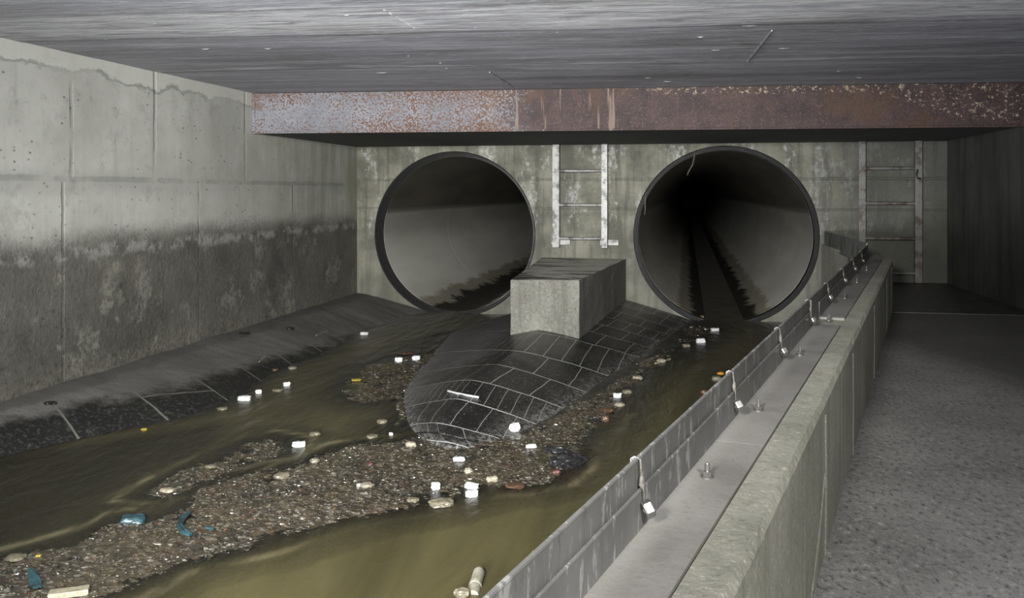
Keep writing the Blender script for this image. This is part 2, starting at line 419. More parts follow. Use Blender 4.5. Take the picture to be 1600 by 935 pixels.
def mat_ledge():
    t = NT('silted_ledge'); P = t.pos; X, Y, Z = t.xyz(P)
    big = t.noise(P, 2.2, 7, 0.68); fine = t.noise(P, 50, 5, 0.75)
    br = t.n('ShaderNodeTexBrick', offset=0.5)
    t.l(t.scale(P, (1, 1, 1), (0, 0, 0.42)), br.inputs['Vector'])
    br.inputs['Scale'].default_value = 1.0; br.inputs['Brick Width'].default_value = 0.62; br.inputs['Row Height'].default_value = 0.42
    br.inputs['Mortar Size'].default_value = 0.006
    silt = t.mix(t.step(big, 0.3, 0.7), (0.075, 0.072, 0.066), (0.118, 0.113, 0.104))
    silt = t.mix(t.math('MULTIPLY', t.step(fine, 0.56, 0.68), 0.35), silt, (0.03, 0.03, 0.027))
    dark = t.mix(t.step(fine, 0.5, 0.66), (0.010, 0.010, 0.009), (0.05, 0.05, 0.046))
    tile = t.mix(t.math('MULTIPLY', br.outputs['Fac'], 0.7), dark, (0.15, 0.148, 0.13))
    e = t.math('ADD', t.math('MULTIPLY', Z, 1.0), t.math('MULTIPLY', t.math('SUBTRACT', t.noise(P, 5, 9, 0.75), 0.5), 0.13))
    e = t.math('ADD', e, t.math('MULTIPLY', t.math('SUBTRACT', Y, 4.6), 0.035))
    wet = t.step(e, -0.262, -0.305)
    col = t.mix(wet, silt, tile)
    col = t.mix(t.math('MULTIPLY', t.step(t.math('ADD', Z, t.math('MULTIPLY', t.noise(P, 3, 6), 0.05)), -0.19, -0.176), 0.6), col, (0.05, 0.045, 0.038))
    return t.done(col, t.math('SUBTRACT', 0.72, t.math('MULTIPLY', wet, 0.4)), t.bump(t.math('ADD', fine, t.math('MULTIPLY', big, 0.5)), 0.6, 0.010))

def mat_floor():
    t = NT('rough_walkway_concrete'); P = t.pos; X, Y, Z = t.xyz(P)
    big = t.noise(P, 1.9, 7, 0.65); fine = t.noise(t.scale(P, (1, 0.55, 1), (0, 0, 0.7)), 75, 5, 0.7); mid = t.noise(P, 14, 6, 0.7)
    col = t.mix(t.step(big, 0.3, 0.7), (0.19, 0.186, 0.178), (0.29, 0.284, 0.272))
    col = t.mix(t.math('MULTIPLY', t.step(fine, 0.52, 0.66), 0.75), col, (0.03, 0.029, 0.027))
    col = t.mix(t.math('MULTIPLY', t.step(fine, 0.45, 0.33), 0.8), col, (0.42, 0.41, 0.39))
    col = t.mix(t.math('MULTIPLY', t.step(mid, 0.5, 0.68), 0.3), col, (0.06, 0.06, 0.055))
    # old joint running obliquely over the walkway
    dd = t.math('ADD', t.math('ADD', t.math('MULTIPLY', X, 0.955), t.math('MULTIPLY', Y, 0.297)), t.math('MULTIPLY', t.math('SUBTRACT', mid, 0.5), 0.03))
    col = t.mix(t.math('MULTIPLY', t.band(dd, 2.378, 0.004, 0.012), 0.35), col, (0.4, 0.4, 0.38))
    far = t.step(t.math('ADD', dd, t.math('MULTIPLY', t.math('SUBTRACT', big, 0.5), 0.3)), 2.1, 2.5)  # light falloff past the joint, painted into the floor colour
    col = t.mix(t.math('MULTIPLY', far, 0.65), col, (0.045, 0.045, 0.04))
    return t.done(col, t.math('SUBTRACT', 0.8, t.math('MULTIPLY', far, 0.2)), t.bump(fine, 0.8, 0.008))

def mat_tilefloor():
    t = NT('dark_wet_paving'); P = t.pos
    fine = t.noise(P, 40, 5, 0.75)
    br = t.n('ShaderNodeTexBrick', offset=0.5)
    t.l(P, br.inputs['Vector'])
    br.inputs['Scale'].default_value = 1.0; br.inputs['Brick Width'].default_value = 0.3; br.inputs['Row Height'].default_value = 0.15
    br.inputs['Mortar Size'].default_value = 0.008
    big = t.noise(t.scale(P, (1, 3, 1)), 3, 7, 0.7)
    col = t.mix(t.step(big, 0.4, 0.6), (0.018, 0.018, 0.017), (0.07, 0.07, 0.066))
    col = t.mix(t.math('MULTIPLY', br.outputs['Fac'], 0.6), col, (0.11, 0.11, 0.10))
    return t.done(col, 0.4, t.bump(t.math('ADD', fine, t.math('MULTIPLY', br.outputs['Fac'], -1.0)), 0.6, 0.01))

def mat_deck():
    t = NT('dusty_steel_plate'); P = t.pos
    big = t.noise(P, 3, 6, 0.6); fine = t.noise(P, 110, 4, 0.7); d = t.noise(P, 7, 7, 0.7)
    col = t.mix(t.step(big, 0.3, 0.7), (0.135, 0.129, 0.12), (0.21, 0.203, 0.19))
    col = t.mix(t.math('MULTIPLY', t.step(fine, 0.54, 0.68), 0.4), col, (0.09, 0.085, 0.08))
    col = t.mix(t.math('MULTIPLY', t.step(d, 0.54, 0.68), 0.35), col, (0.09, 0.086, 0.08))
    X, Y, _ = t.xyz(P)
    lat = t.math('ADD', t.math('MULTIPLY', X, -0.9706), t.math('MULTIPLY', Y, 0.2405))
    off = -0.9706 * 0.045 + 0.2405 * 0.961
    lat = t.math('ADD', t.math('SUBTRACT', lat, off), t.math('MULTIPLY', t.math('SUBTRACT', d, 0.5), 0.03))
    col = t.mix(t.math('MULTIPLY', t.step(lat, 0.10, 0.142), 0.5), col, (0.30, 0.295, 0.275))
    return t.done(col, 0.62, t.bump(fine, 0.3, 0.003), metal=0.0)

def mat_flange():
    t = NT('galvanised_steel_flange'); P = t.pos
    big = t.noise(P, 4, 6, 0.65); fine = t.noise(t.scale(P, (1, 1, 0.25)), 42, 5, 0.75)
    col = t.mix(t.step(big, 0.3, 0.7), (0.115, 0.113, 0.11), (0.18, 0.178, 0.174))
    col = t.mix(t.math('MULTIPLY', t.step(fine, 0.55, 0.61), 0.8), col, (0.34, 0.34, 0.33))
    col = t.mix(t.math('MULTIPLY', t.step(fine, 0.42, 0.32), 0.5), col, (0.07, 0.065, 0.06))
    col = t.mix(t.math('MULTIPLY', t.step(t.noise(P, 11, 7, 0.75), 0.62, 0.70), 0.5), col, (0.17, 0.12, 0.075))
    return t.done(col, 0.5, t.bump(fine, 0.35, 0.003), metal=0.25)

def mat_metal(name, c, rough=0.35, metal=0.9, grain=60, dirt=(0.1, 0.07, 0.045), amt=0.5):
    t = NT(name); P = t.pos
    f = t.noise(P, grain, 4, 0.7); b = t.noise(P, 9, 6, 0.7)
    col = t.mix(t.math('MULTIPLY', t.step(b, 0.46, 0.62), amt), c, dirt)
    col = t.mix(t.math('MULTIPLY', t.step(f, 0.55, 0.7), amt * 0.7), col, tuple(x * 0.4 for x in c))
    return t.done(col, rough, t.bump(f, 0.3, 0.002), metal=metal)

def mat_pipe():
    t = NT('pipe_lining'); P = t.pos; X, Y, Z = t.xyz(P)
    n = t.noise(t.scale(P, (2, 0.4, 2)), 1.6, 6, 0.6); f = t.noise(P, 45, 4, 0.7)
    zz = t.math('ADD', Z, t.math('MULTIPLY', t.math('SUBTRACT', n, 0.5), 0.04))
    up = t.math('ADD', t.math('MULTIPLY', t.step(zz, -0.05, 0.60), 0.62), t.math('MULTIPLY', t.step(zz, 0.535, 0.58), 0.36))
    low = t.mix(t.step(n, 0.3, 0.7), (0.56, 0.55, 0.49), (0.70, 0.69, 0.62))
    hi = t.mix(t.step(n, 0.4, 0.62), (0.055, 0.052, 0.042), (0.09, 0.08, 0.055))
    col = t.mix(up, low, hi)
    col = t.mix(t.math('MULTIPLY', t.band(zz, 0.575, 0.008, 0.02), 0.35), col, (0.2, 0.2, 0.19))
    # algae/rust film close to the trickle, and a dark ragged tide edge
    z2 = t.math('ADD', Z, t.math('MULTIPLY', t.math('SUBTRACT', t.noise(t.scale(P, (1, 0.8, 1)), 3.5, 9, 0.75), 0.5), 0.16))
    col = t.mix(t.math('MULTIPLY', t.step(z2, -0.235, -0.27), 0.6), col, (0.12, 0.085, 0.02))
    col = t.mix(t.step(z2, -0.30, -0.325), col, (0.018, 0.016, 0.010))
    return t.done(col, 0.5, t.bump(f, 0.25, 0.006))

def mat_plain(name, c, rough=0.6, var=0.35, grain=40, metal=0.0, bump=0.3, spec=0.5):
    t = NT(name); P = t.pos
    f = t.noise(P, grain, 5, 0.7)
    col = t.mix(t.step(f, 0.35, 0.68), c, tuple(x * (1 - var) for x in c))
    return t.done(col, rough, t.bump(f, bump, 0.004), metal=metal, spec=spec)

def mat_gravel(name, tone=1.0):
    t = NT(name); P = t.pos
    cell = t.voro(t.scale(P, (0.6, 1.0, 1.0), (0, 0, 0.5)), 105, 'Color'); cx = t.xyz(cell)
    f = t.noise(P, 120, 3, 0.7); b = t.noise(P, 4, 6, 0.7)
    k = tone
    col = t.ramp(cx[0], [(0.0, (0.012 * k, 0.010 * k, 0.006 * k)), (0.4, (0.034 * k, 0.026 * k, 0.014 * k)), (0.68, (0.070 * k, 0.054 * k, 0.030 * k)),
                         (0.86, (0.12 * k, 0.108 * k, 0.078 * k)), (0.965, (0.26 * k, 0.24 * k, 0.19 * k)), (0.99, (0.12 * k, 0.05 * k, 0.022 * k))])
    col = t.mix(t.step(b, 0.40, 0.62), col, t.mix(0.6, col, (0.085 * k, 0.066 * k, 0.030 * k)))
    col = t.mix(t.math('MULTIPLY', t.step(t.noise(P, 7, 5, 0.7), 0.56, 0.68), 0.5), col, (0.075 * k, 0.035 * k, 0.020 * k))
    col = t.mix(t.math('MULTIPLY', t.step(t.noise(t.scale(P, (1, 0.4, 1), (0, 0, 0.5)), 6, 6, 0.75), 0.52, 0.62), 0.6), col, (0.014 * k, 0.012 * k, 0.008 * k))
    t.b.inputs['Coat Weight'].default_value = 0.7; t.b.inputs['Coat Roughness'].default_value = 0.12
    return t.done(col, t.math('ADD', 0.25, t.math('MULTIPLY', cx[1], 0.4)), t.bump(f, 0.8, 0.005), spec=0.6)

def mat_bed():
    t = NT('submerged_bed'); P = t.pos
    n = t.noise(P, 3.5, 8, 0.75); f = t.noise(P, 30, 5, 0.7)
    col = t.mix(t.step(n, 0.4, 0.6), (0.02, 0.02, 0.014), (0.10, 0.092, 0.05))
    br = t.n('ShaderNodeTexBrick', offset=0.5)
    t.l(t.scale(P, (1, 1, 1), (0, 0, 0.42)), br.inputs['Vector'])
    br.inputs['Scale'].default_value = 1.0; br.inputs['Brick Width'].default_value = 0.62; br.inputs['Row Height'].default_value = 0.42
    br.inputs['Mortar Size'].default_value = 0.006
    tile = t.mix(br.outputs['Fac'], (0.008, 0.008, 0.007), (0.085, 0.083, 0.07))
    tile = t.mix(t.math('MULTIPLY', t.step(t.noise(P, 4, 8, 0.75), 0.54, 0.64), 0.4), tile, (0.10, 0.092, 0.05))
    zn = t.math('ADD', t.xyz(P)[2], t.math('MULTIPLY', t.math('SUBTRACT', n, 0.5), 0.012))
    col = t.mix(t.step(zn, -0.385, -0.374), col, tile)
    return t.done(col, 0.8, t.bump(f, 0.5, 0.01))

def mat_water():
    t = NT('murky_water'); P = t.pos
    fl = t.scale(P, (1.0, 0.16, 1), (0, 0, 0.5))
    n = t.noise(fl, 3.0, 6, 0.6, 0.8); n2 = t.noise(t.scale(P, (1, 0.35, 1), (0, 0, 0.5)), 9, 4, 0.6, 0.5)
    silt = t.mix(t.step(n, 0.32, 0.7), (0.058, 0.051, 0.020), (0.108, 0.094, 0.040))
    fo = t.n('ShaderNodeAttribute', attribute_name='froth').outputs['Fac']
    fo = t.math('MULTIPLY', fo, t.step(n2, 0.35, 0.62))
    silt = t.mix(t.math('MULTIPLY', fo, 0.8), silt, (0.26, 0.225, 0.13))
    at = t.n('ShaderNodeAttribute', attribute_name='depth').outputs['Fac']
    at = t.math('ADD', at, t.math('MULTIPLY', fo, 0.05))
    murk = t.math('SUBTRACT', 1.0, t.math('EXPONENT', t.math('MULTIPLY', at, -17.0)))
    murk = t.math('ADD', t.math('MULTIPLY', murk, 0.9), 0.02)
    diff = t.n('ShaderNodeBsdfDiffuse'); t.l(silt, diff.inputs['Color'])
    tr = t.n('ShaderNodeBsdfTransparent'); tr.inputs['Color'].default_value = (0.80, 0.76, 0.56, 1)
    mx = t.n('ShaderNodeMixShader'); t.l(murk, mx.inputs[0]); t.l(tr.outputs[0], mx.inputs[1]); t.l(diff.outputs[0], mx.inputs[2])
    nr = t.bump(t.math('ADD', n2, t.math('MULTIPLY', n, 0.8)), 0.5, 0.03)
    gl = t.n('ShaderNodeBsdfGlossy'); gl.inputs['Roughness'].default_value = 0.32; t.l(nr, gl.inputs['Normal'])
    fr = t.n('ShaderNodeFresnel'); fr.inputs['IOR'].default_value = 1.33; t.l(nr, fr.inputs['Normal'])
    mx2 = t.n('ShaderNodeMixShader'); t.l(fr.outputs[0], mx2.inputs[0]); t.l(mx.outputs[0], mx2.inputs[1]); t.l(gl.outputs[0], mx2.inputs[2])
    t.l(mx2.outputs[0], t.out.inputs['Surface'])
    return t.m

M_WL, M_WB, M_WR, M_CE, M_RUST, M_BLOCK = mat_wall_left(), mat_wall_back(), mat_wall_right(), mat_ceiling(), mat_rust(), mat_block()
M_APRON, M_LEDGE, M_FLOOR, M_TILE, M_DECK, M_FLANGE = mat_apron(), mat_ledge(), mat_floor(), mat_tilefloor(), mat_deck(), mat_flange()
M_PIPE, M_BED, M_WATER = mat_pipe(), mat_bed(), mat_water()
M_PARA = mat_concrete('parapet_concrete', (0.215, 0.215, 0.175), (0.33, 0.325, 0.275), 0.85, 90, 0.8, 0.6, 0.35, (0.10, 0.10, 0.08))
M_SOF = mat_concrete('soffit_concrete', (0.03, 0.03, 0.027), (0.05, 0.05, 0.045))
M_RUBBER = mat_plain('black_rubber', (0.022, 0.022, 0.021), 0.42, 0.6, 60, 0, 0.9)
M_LADDER = mat_metal('ladder_steel', (0.25, 0.25, 0.24), 0.45, 0.25, 60, (0.05, 0.045, 0.037), 0.95)
M_LADDER_D = mat_metal('dimmed_ladder_steel', (0.15, 0.145, 0.135), 0.5, 0.15, 60, (0.05, 0.03, 0.024), 0.85)  # ladder steel with the dimness of the right end put into its colour
M_ZINC = mat_metal('bright_zinc', (0.27, 0.265, 0.255), 0.33, 0.8, 90, (0.13, 0.115, 0.095), 0.6)
M_CORD = mat_plain('grubby_cord', (0.16, 0.15, 0.135), 0.8, 0.5, 160)
M_PANEL = mat_metal('dull_steel_panel', (0.16, 0.163, 0.15), 0.55, 0.2, 40, (0.03, 0.03, 0.025), 0.6)
M_GRAV = mat_gravel('wet_gravel', 0.52)
M_GRAV2 = mat_gravel('wet_grey_grit', 0.6)
M_FOAM = mat_plain('white_foam', (0.56, 0.56, 0.56), 0.8, 0.35, 70)
M_CREAM = mat_plain('cream_stone', (0.25, 0.225, 0.165), 0.5, 0.5, 60)
M_TAN = mat_plain('tan_stone', (0.14, 0.125, 0.085), 0.45, 0.55, 60)
M_BROWN = mat_plain('brown_stone', (0.09, 0.052, 0.03), 0.35, 0.6, 60)
M_ORANGE = mat_plain('orange_scrap', (0.42, 0.21, 0.02), 0.45, 0.3, 60)
M_RED = mat_plain('red_scrap', (0.055, 0.018, 0.015), 0.5, 0.5, 60)
M_TEAL = mat_plain('teal_plastic_sheet', (0.02, 0.055, 0.065), 0.4, 0.5, 40)
M_BLACKB = mat_plain('black_plastic', (0.016, 0.016, 0.016), 0.22, 0.5, 40, 0, 0.9)
M_YEL = mat_plain('yellow_scrap', (0.30, 0.23, 0.03), 0.5, 0.3, 60)
M_WOOD = mat_plain('pale_wood', (0.27, 0.245, 0.17), 0.6, 0.4, 60)
M_ROOT = mat_plain('dead_root', (0.14, 0.12, 0.09), 0.7, 0.5, 90)
M_TUBE = mat_plain('dirty_white_plastic', (0.24, 0.225, 0.175), 0.5, 0.45, 45)

# ------------------------------------------------------------------ the shell
def quad_grid(fn, nu, nv, name, mat, uvfn=None):
    bm = bmesh.new()
    vs = [[bm.verts.new(fn(i / nu, j / nv)) for i in range(nu + 1)] for j in range(nv + 1)]
    for j in range(nv):
        for i in range(nu):
            bm.faces.new((vs[j][i], vs[j][i + 1], vs[j + 1][i + 1], vs[j + 1][i]))
    return link_mesh(name, bm, mat, smooth=True)

bm = bmesh.new(); add_box(bm, XL - 0.3, XL, -2.5, YB + 0.4, -0.7, Z_CEIL + 0.02)
structure(link_mesh('wall_left', bm, M_WL))
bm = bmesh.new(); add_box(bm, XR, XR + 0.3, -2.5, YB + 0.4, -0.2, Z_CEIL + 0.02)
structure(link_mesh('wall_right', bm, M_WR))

PIPES = [(-2.07, 0.365, 0.750, 0.712), (0.325, 0.370, 0.772, 0.738)]
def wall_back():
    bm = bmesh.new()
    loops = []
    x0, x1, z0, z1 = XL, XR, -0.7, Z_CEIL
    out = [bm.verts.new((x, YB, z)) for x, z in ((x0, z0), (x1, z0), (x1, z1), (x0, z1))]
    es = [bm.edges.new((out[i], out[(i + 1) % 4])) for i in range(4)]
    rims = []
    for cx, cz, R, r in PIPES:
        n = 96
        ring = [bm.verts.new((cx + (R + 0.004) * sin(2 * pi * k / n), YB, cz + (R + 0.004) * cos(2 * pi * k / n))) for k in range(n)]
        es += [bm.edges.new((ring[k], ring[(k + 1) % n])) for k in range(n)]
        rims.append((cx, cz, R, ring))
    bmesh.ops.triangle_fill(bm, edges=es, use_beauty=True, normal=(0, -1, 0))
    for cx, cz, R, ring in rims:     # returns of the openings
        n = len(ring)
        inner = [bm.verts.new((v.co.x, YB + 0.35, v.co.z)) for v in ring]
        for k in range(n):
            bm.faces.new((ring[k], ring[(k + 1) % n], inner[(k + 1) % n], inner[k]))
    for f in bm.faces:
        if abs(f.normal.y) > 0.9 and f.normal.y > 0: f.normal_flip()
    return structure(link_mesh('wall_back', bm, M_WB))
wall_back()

# ceiling: slab with board-marked strips parallel to the beam
def ceiling():
    bm = bmesh.new()
    nrm = Vector((-BDIR.y, BDIR.x, 0))
    ys = [-8.4, -3.4, -2.75, -2.20, -1.70, -1.13, -0.60, 0.0]
    dz = [0.012, 0.010, 0.008, 0.006, 0.004, 0.002, 0.0]
    prev = None
    for i in range(len(ys) - 1):
        rows = []
        for off in (ys[i], ys[i + 1]):
            row = []
            for k in range(41):
                x = XL - 0.1 + (XR - XL + 0.2) * k / 40
                bx = BEAM_A + BDIR * ((x - BEAM_A.x) / BDIR.x)
                wob = 0.03 * noise.noise(Vector((x * 0.9, off * 3, 0))) if off not in (0.0, -8.4) else 0
                p = Vector((x, bx.y + off + wob, Z_CEIL - dz[i] + 0.004 * noise.noise(Vector((x * 1.3, off, 2)))))
                row.append(bm.verts.new(p))
            rows.append(row)
        for k in range(40):
            bm.faces.new((rows[0][k], rows[1][k], rows[1][k + 1], rows[0][k + 1]))
        if prev:
            for k in range(40):
                bm.faces.new((prev[k], rows[0][k], rows[0][k + 1], prev[k + 1]))
        prev = rows[1]
    # oblique fins left by plank ends
    def fin(u0, v0, u1, v1):
        a, b = PZ(u0, v0, Z_CEIL - 0.008), PZ(u1, v1, Z_CEIL - 0.008)
        add_tube(bm, [a, (a + b) / 2, b], [0.004, 0.006, 0.004], 6)
    fin(1206, 48, 1168, 96); fin(600, 15, 648, 44); fin(765, 113, 800, 136)
    # dribs of laitance
    for k in range(26):
        u, v = random.uniform(40, 1590), random.uniform(5, 128)
        p = PZ(u, v, Z_CEIL - 0.006)
        if p.x < XL + 0.05 or p.x > XR - 0.05: continue
        L = random.uniform(0.005, 0.03)
        add_tube(bm, [p - BDIR * L, p + Vector((0, random.uniform(-.01, .01), -0.002)), p + BDIR * L], [0.0008, 0.0022, 0.0008], 5)
    add_box(bm, XL - 0.1, XR + 0.1, -2.5, 5.7, Z_CEIL + 0.05, Z_CEIL + 0.3)
    return structure(link_mesh('ceiling', bm, M_CE))
ceiling()

# soffit slab between the beam and the back wall
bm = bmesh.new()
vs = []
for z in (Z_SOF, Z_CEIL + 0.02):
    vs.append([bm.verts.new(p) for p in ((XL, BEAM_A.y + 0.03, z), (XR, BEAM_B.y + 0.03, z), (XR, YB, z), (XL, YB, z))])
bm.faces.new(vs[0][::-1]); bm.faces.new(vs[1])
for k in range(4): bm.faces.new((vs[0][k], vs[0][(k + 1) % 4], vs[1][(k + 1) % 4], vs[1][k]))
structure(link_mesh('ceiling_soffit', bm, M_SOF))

# rusted beam: web, bottom lip, splice seams
def beam():
    L = (BEAM_B - BEAM_A).length
    root = empty('steel_beam', (BEAM_A.x, BEAM_A.y, Z_SOF), BANG)
    tag(root, 'long rusty steel beam with flaking grey paint under the ceiling', 'steel beam')
    def part(name, fn, mat=M_RUST):
        bm = bmesh.new(); fn(bm); return link_mesh(name, bm, mat, root)
    def web(bm):
        n = 60
        f = []; b = []
        for j in range(7):
            z = 0.008 + (Z_CEIL - Z_SOF - 0.012) * j / 6
            f.append([bm.verts.new((L * i / n, 0.002 * noise.noise(Vector((i * 0.35, j * 0.8, 3))), z)) for i in range(n + 1)])
            b.append([bm.verts.new((L * i / n, 0.018, z)) for i in range(n + 1)])
        for j in range(6):
            for i in range(n):
                bm.faces.new((f[j][i], f[j][i + 1], f[j + 1][i + 1], f[j + 1][i]))
                bm.faces.new((b[j][i], b[j + 1][i], b[j + 1][i + 1], b[j][i + 1]))
    part('web_plate', web)
    part('bottom_flange', lambda bm: add_box(bm, 0, L, -0.012, 0.026, -0.006, 0.008, 0.002))
    part('end_angle', lambda bm: add_box(bm, 0.0, 0.022, -0.008, 0.002, 0.008, Z_CEIL - Z_SOF - 0.01, 0.002))
    def seam(bm):
        for x in (1.40, 1.98, 2.55, 3.3):
            add_box(bm, x, x + 0.006, -0.003, 0.002, 0.010, Z_CEIL - Z_SOF - 0.006)
    part('weld_seam', seam)
beam()

# ------------------------------------------------------------------ the low wall and the walkway
WO = Vector((0.045, 0.961, 0)); WD = Vector((0.2405, 0.9706, 0)).normalized(); WN = Vector((-WD.y, WD.x, 0))
Z_DECK, W_CI, W_W = 0.32, 0.0583, 0.1442
S0, S1 = -2.6, 5.22
def W(s, t, z): return WO + WD * s + WN * t + Vector((0, 0, z))
WROT = math.atan2(WD.y, WD.x)
WM = Matrix.Translation(WO) @ Matrix.Rotation(WROT, 4, 'Z')     # local x along the wall, y to the stream

def low_wall():
    bm = bmesh.new()
    n = 240
    def col(s):
        e = 0.004 * noise.noise(Vector((s * 9, 0, 0))) + 0.004 * noise.noise(Vector((s * 27, 3, 0)))
        return [W(s, 0.0, -0.7), W(s, 0.0, Z_DECK - 0.012 + e), W(s, 0.008 + e * 0.8, Z_DECK - 0.001), W(s, W_CI - 0.002, Z_DECK),
                W(s, W_CI, Z_DECK - 0.006), W(s, W_W, Z_DECK - 0.006), W(s, W_W, -0.7)]
    prev = None
    for i in range(n + 1):
        r = [bm.verts.new(p) for p in col(S0 + (S1 - S0) * i / n)]
        if prev:
            for k in range(6): bm.faces.new((prev[k], prev[k + 1], r[k + 1], r[k]))
        else: bm.faces.new(r)
        prev = r
    bm.faces.new(prev[::-1])
    # chamfered continuation back to the end wall
    a, b = W(S1, W_W, 0), W(S1, 0.0, 0)
    P2 = [Vector((a.x, a.y, 0)), Vector((b.x, b.y, 0)), Vector((b.x + 0.015, b.y + 0.25, 0)), Vector((1.22, YB, 0)), Vector((1.112, YB, 0))]
    lo = [bm.verts.new((p.x, p.y, -0.7)) for p in P2]; hi = [bm.verts.new((p.x, p.y, Z_DECK - 0.008)) for p in P2]
    bm.faces.new(hi); bm.faces.new(lo[::-1])
    for k in range(5): bm.faces.new((lo[k], lo[(k + 1) % 5], hi[(k + 1) % 5], hi[k]))
    # vertical joint ribs on the walkway face
    for s in (0.10, 0.98, 1.75, 2.9, 4.2, 4.9):
        add_tube(bm, [W(s, -0.001, 0.0), W(s + 0.003, -0.002, 0.15), W(s, -0.001, Z_DECK - 0.03)], 0.0022, 6)
    add_tube(bm, [W(0.97, -0.001, 0.17), W(0.86, -0.001, 0.08), W(0.70, -0.001, 0.0)], 0.002, 6)
    return structure(link_mesh('wall_parapet', bm, M_PARA))
low_wall()

bm = bmesh.new()
def floor_pts(z): return [W(S0, 0.004, z), Vector((XR, W(S0, 0, 0).y, z)), Vector((XR, 5.84, z)), W((5.84 - WO.y) / WD.y, 0.004, z)]
hi = [bm.verts.new(p) for p in floor_pts(0)]; lo = [bm.verts.new(p) for p in floor_pts(-0.2)]
bm.faces.new(hi); bm.faces.new(lo[::-1])
for k in range(4): bm.faces.new((lo[k], lo[(k + 1) % 4], hi[(k + 1) % 4], hi[k]))
structure(link_mesh('floor', bm, M_FLOOR))
bm = bmesh.new()
add_box(bm, 1.2, XR, 5.84, YB, -0.2, 0.004)
structure(link_mesh('floor_paving', bm, M_TILE))

# steel angles on the wall top
bolt_px = {0: [(1105, 748)], 1: [(1185, 643), (1250, 556)], 2: [(1295, 502), (1320, 467), (1339, 442), (1354, 423)]}
seg_s = [(-1.6, 0.640), (0.644, 1.985), (2.205, 5.13)]
def s_of(p): return (p - WO).dot(WD)
# find real joints from the photo's marks
seam1 = s_of(PZ(1160, 694, Z_DECK)); gapA = s_of(PZ(1283, 507, Z_DECK)); gapB = s_of(PZ(1296, 497, Z_DECK))
seg_s = [(-1.6, seam1 - 0.0005), (seam1 + 0.0005, gapA), (gapB, 5.16)]
seg_lab = ['nearest dusty steel angle on the low wall, running out of the frame', 'middle dusty steel angle on the low wall, ending at the open gap', 'farthest dusty steel angle on the low wall, beyond the open gap']
H_LEG = 0.050
def bolt(parent, p):
    bm = bmesh.new()
    add_tube(bm, [(p.x, p.y, Z_DECK + 0.001), (p.x, p.y, Z_DECK + 0.0035)], 0.0095, 18)
    b = link_mesh('anchor_bolt', bm, M_ZINC, parent)
    bm = bmesh.new(); add_tube(bm, [(p.x, p.y, Z_DECK + 0.003), (p.x, p.y, Z_DECK + 0.011)], 0.0066, 6)
    link_mesh('hex_nut', bm, M_ZINC, b)
    bm = bmesh.new(); add_tube(bm, [(p.x, p.y, Z_DECK + 0.010), (p.x, p.y, Z_DECK + 0.022), (p.x, p.y, Z_DECK + 0.024)], [0.0035, 0.0035, 0.0022], 10)
    link_mesh('stud', bm, M_ZINC, b)
for i, (a, b) in enumerate(seg_s):
    root = empty('steel_angle', (0, 0, 0))
    tag(root, seg_lab[i], 'steel angle', 'steel angles along the low wall')
    bm = bmesh.new(); add_box(bm, a, b, W_CI + 0.0012, W_W - 0.004, Z_DECK - 0.006, Z_DECK + 0.001, 0.0, WM)
    link_mesh('base_leg', bm, M_DECK, root)
    bm = bmesh.new(); add_box(bm, a, b, W_W - 0.0045, W_W - 0.0005, Z_DECK - 0.006, Z_DECK + H_LEG, 0.0012, WM)
    # rounded edge bead along the top and the raw end
    add_tube(bm, [W(a, W_W - 0.003, Z_DECK + H_LEG), W((a + b) / 2, W_W - 0.003, Z_DECK + H_LEG + 0.0003), W(b, W_W - 0.003, Z_DECK + H_LEG)], 0.0026, 8)
    if i == 2:
        add_tube(bm, [W(a, W_W - 0.003, Z_DECK + H_LEG), W(a, W_W - 0.0035, Z_DECK + 0.006), W(a, W_W - 0.008, Z_DECK + 0.002), W(a, W_CI + 0.002, Z_DECK + 0.002)], 0.0012, 8)
    link_mesh('upright_leg', bm, M_FLANGE, root)
    for u, v in bolt_px[i]:
        bolt(root, PZ(u, v, Z_DECK))

# taller splash strip behind the angles
strip = empty('splash_strip', (0, 0, 0))
tag(strip, 'long grey metal splash strip standing along the stream edge of the low wall', 'metal strip')
Z_TOP = 0.408
bm = bmesh.new(); add_box(bm, -1.6, 5.16, W_W + 0.0005, W_W + 0.0035, 0.25, Z_TOP, 0.001, WM)
link_mesh('sheet', bm, M_FLANGE, strip)
bm = bmesh.new(); add_tube(bm, [W(-1.6 + 6.76 * k / 40, W_W + 0.002, Z_TOP + 0.0006 * noise.noise(Vector((k * 0.9, 0, 0)))) for k in range(41)], 0.0030, 8)
link_mesh('rolled_edge', bm, M_FLANGE, strip)

# side panel from strip end to the back wall
pn = empty('side_panel', (0, 0, 0))
tag(pn, 'dull steel side panel between the right-hand pipe and the low wall', 'steel panel')
e = W(5.16, W_W, 0)
bm = bmesh.new(); add_box(bm, e.x - 0.012, e.x - 0.004, e.y, YB - 0.01, 0.285, 0.415, 0.001)
link_mesh('sheet', bm, M_PANEL, pn)
bm = bmesh.new(); add_tube(bm, [(e.x - 0.008, e.y, 0.417), (e.x - 0.008, YB - 0.01, 0.417)], 0.005, 8)
add_tube(bm, [(e.x - 0.010, e.y, 0.285), (e.x - 0.010, YB - 0.01, 0.285)], 0.005, 8)
link_mesh('edge_lip', bm, M_PANEL, pn)
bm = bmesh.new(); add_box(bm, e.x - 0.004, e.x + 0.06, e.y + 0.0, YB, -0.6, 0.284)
structure(link_mesh('wall_wing', bm, M_WB))

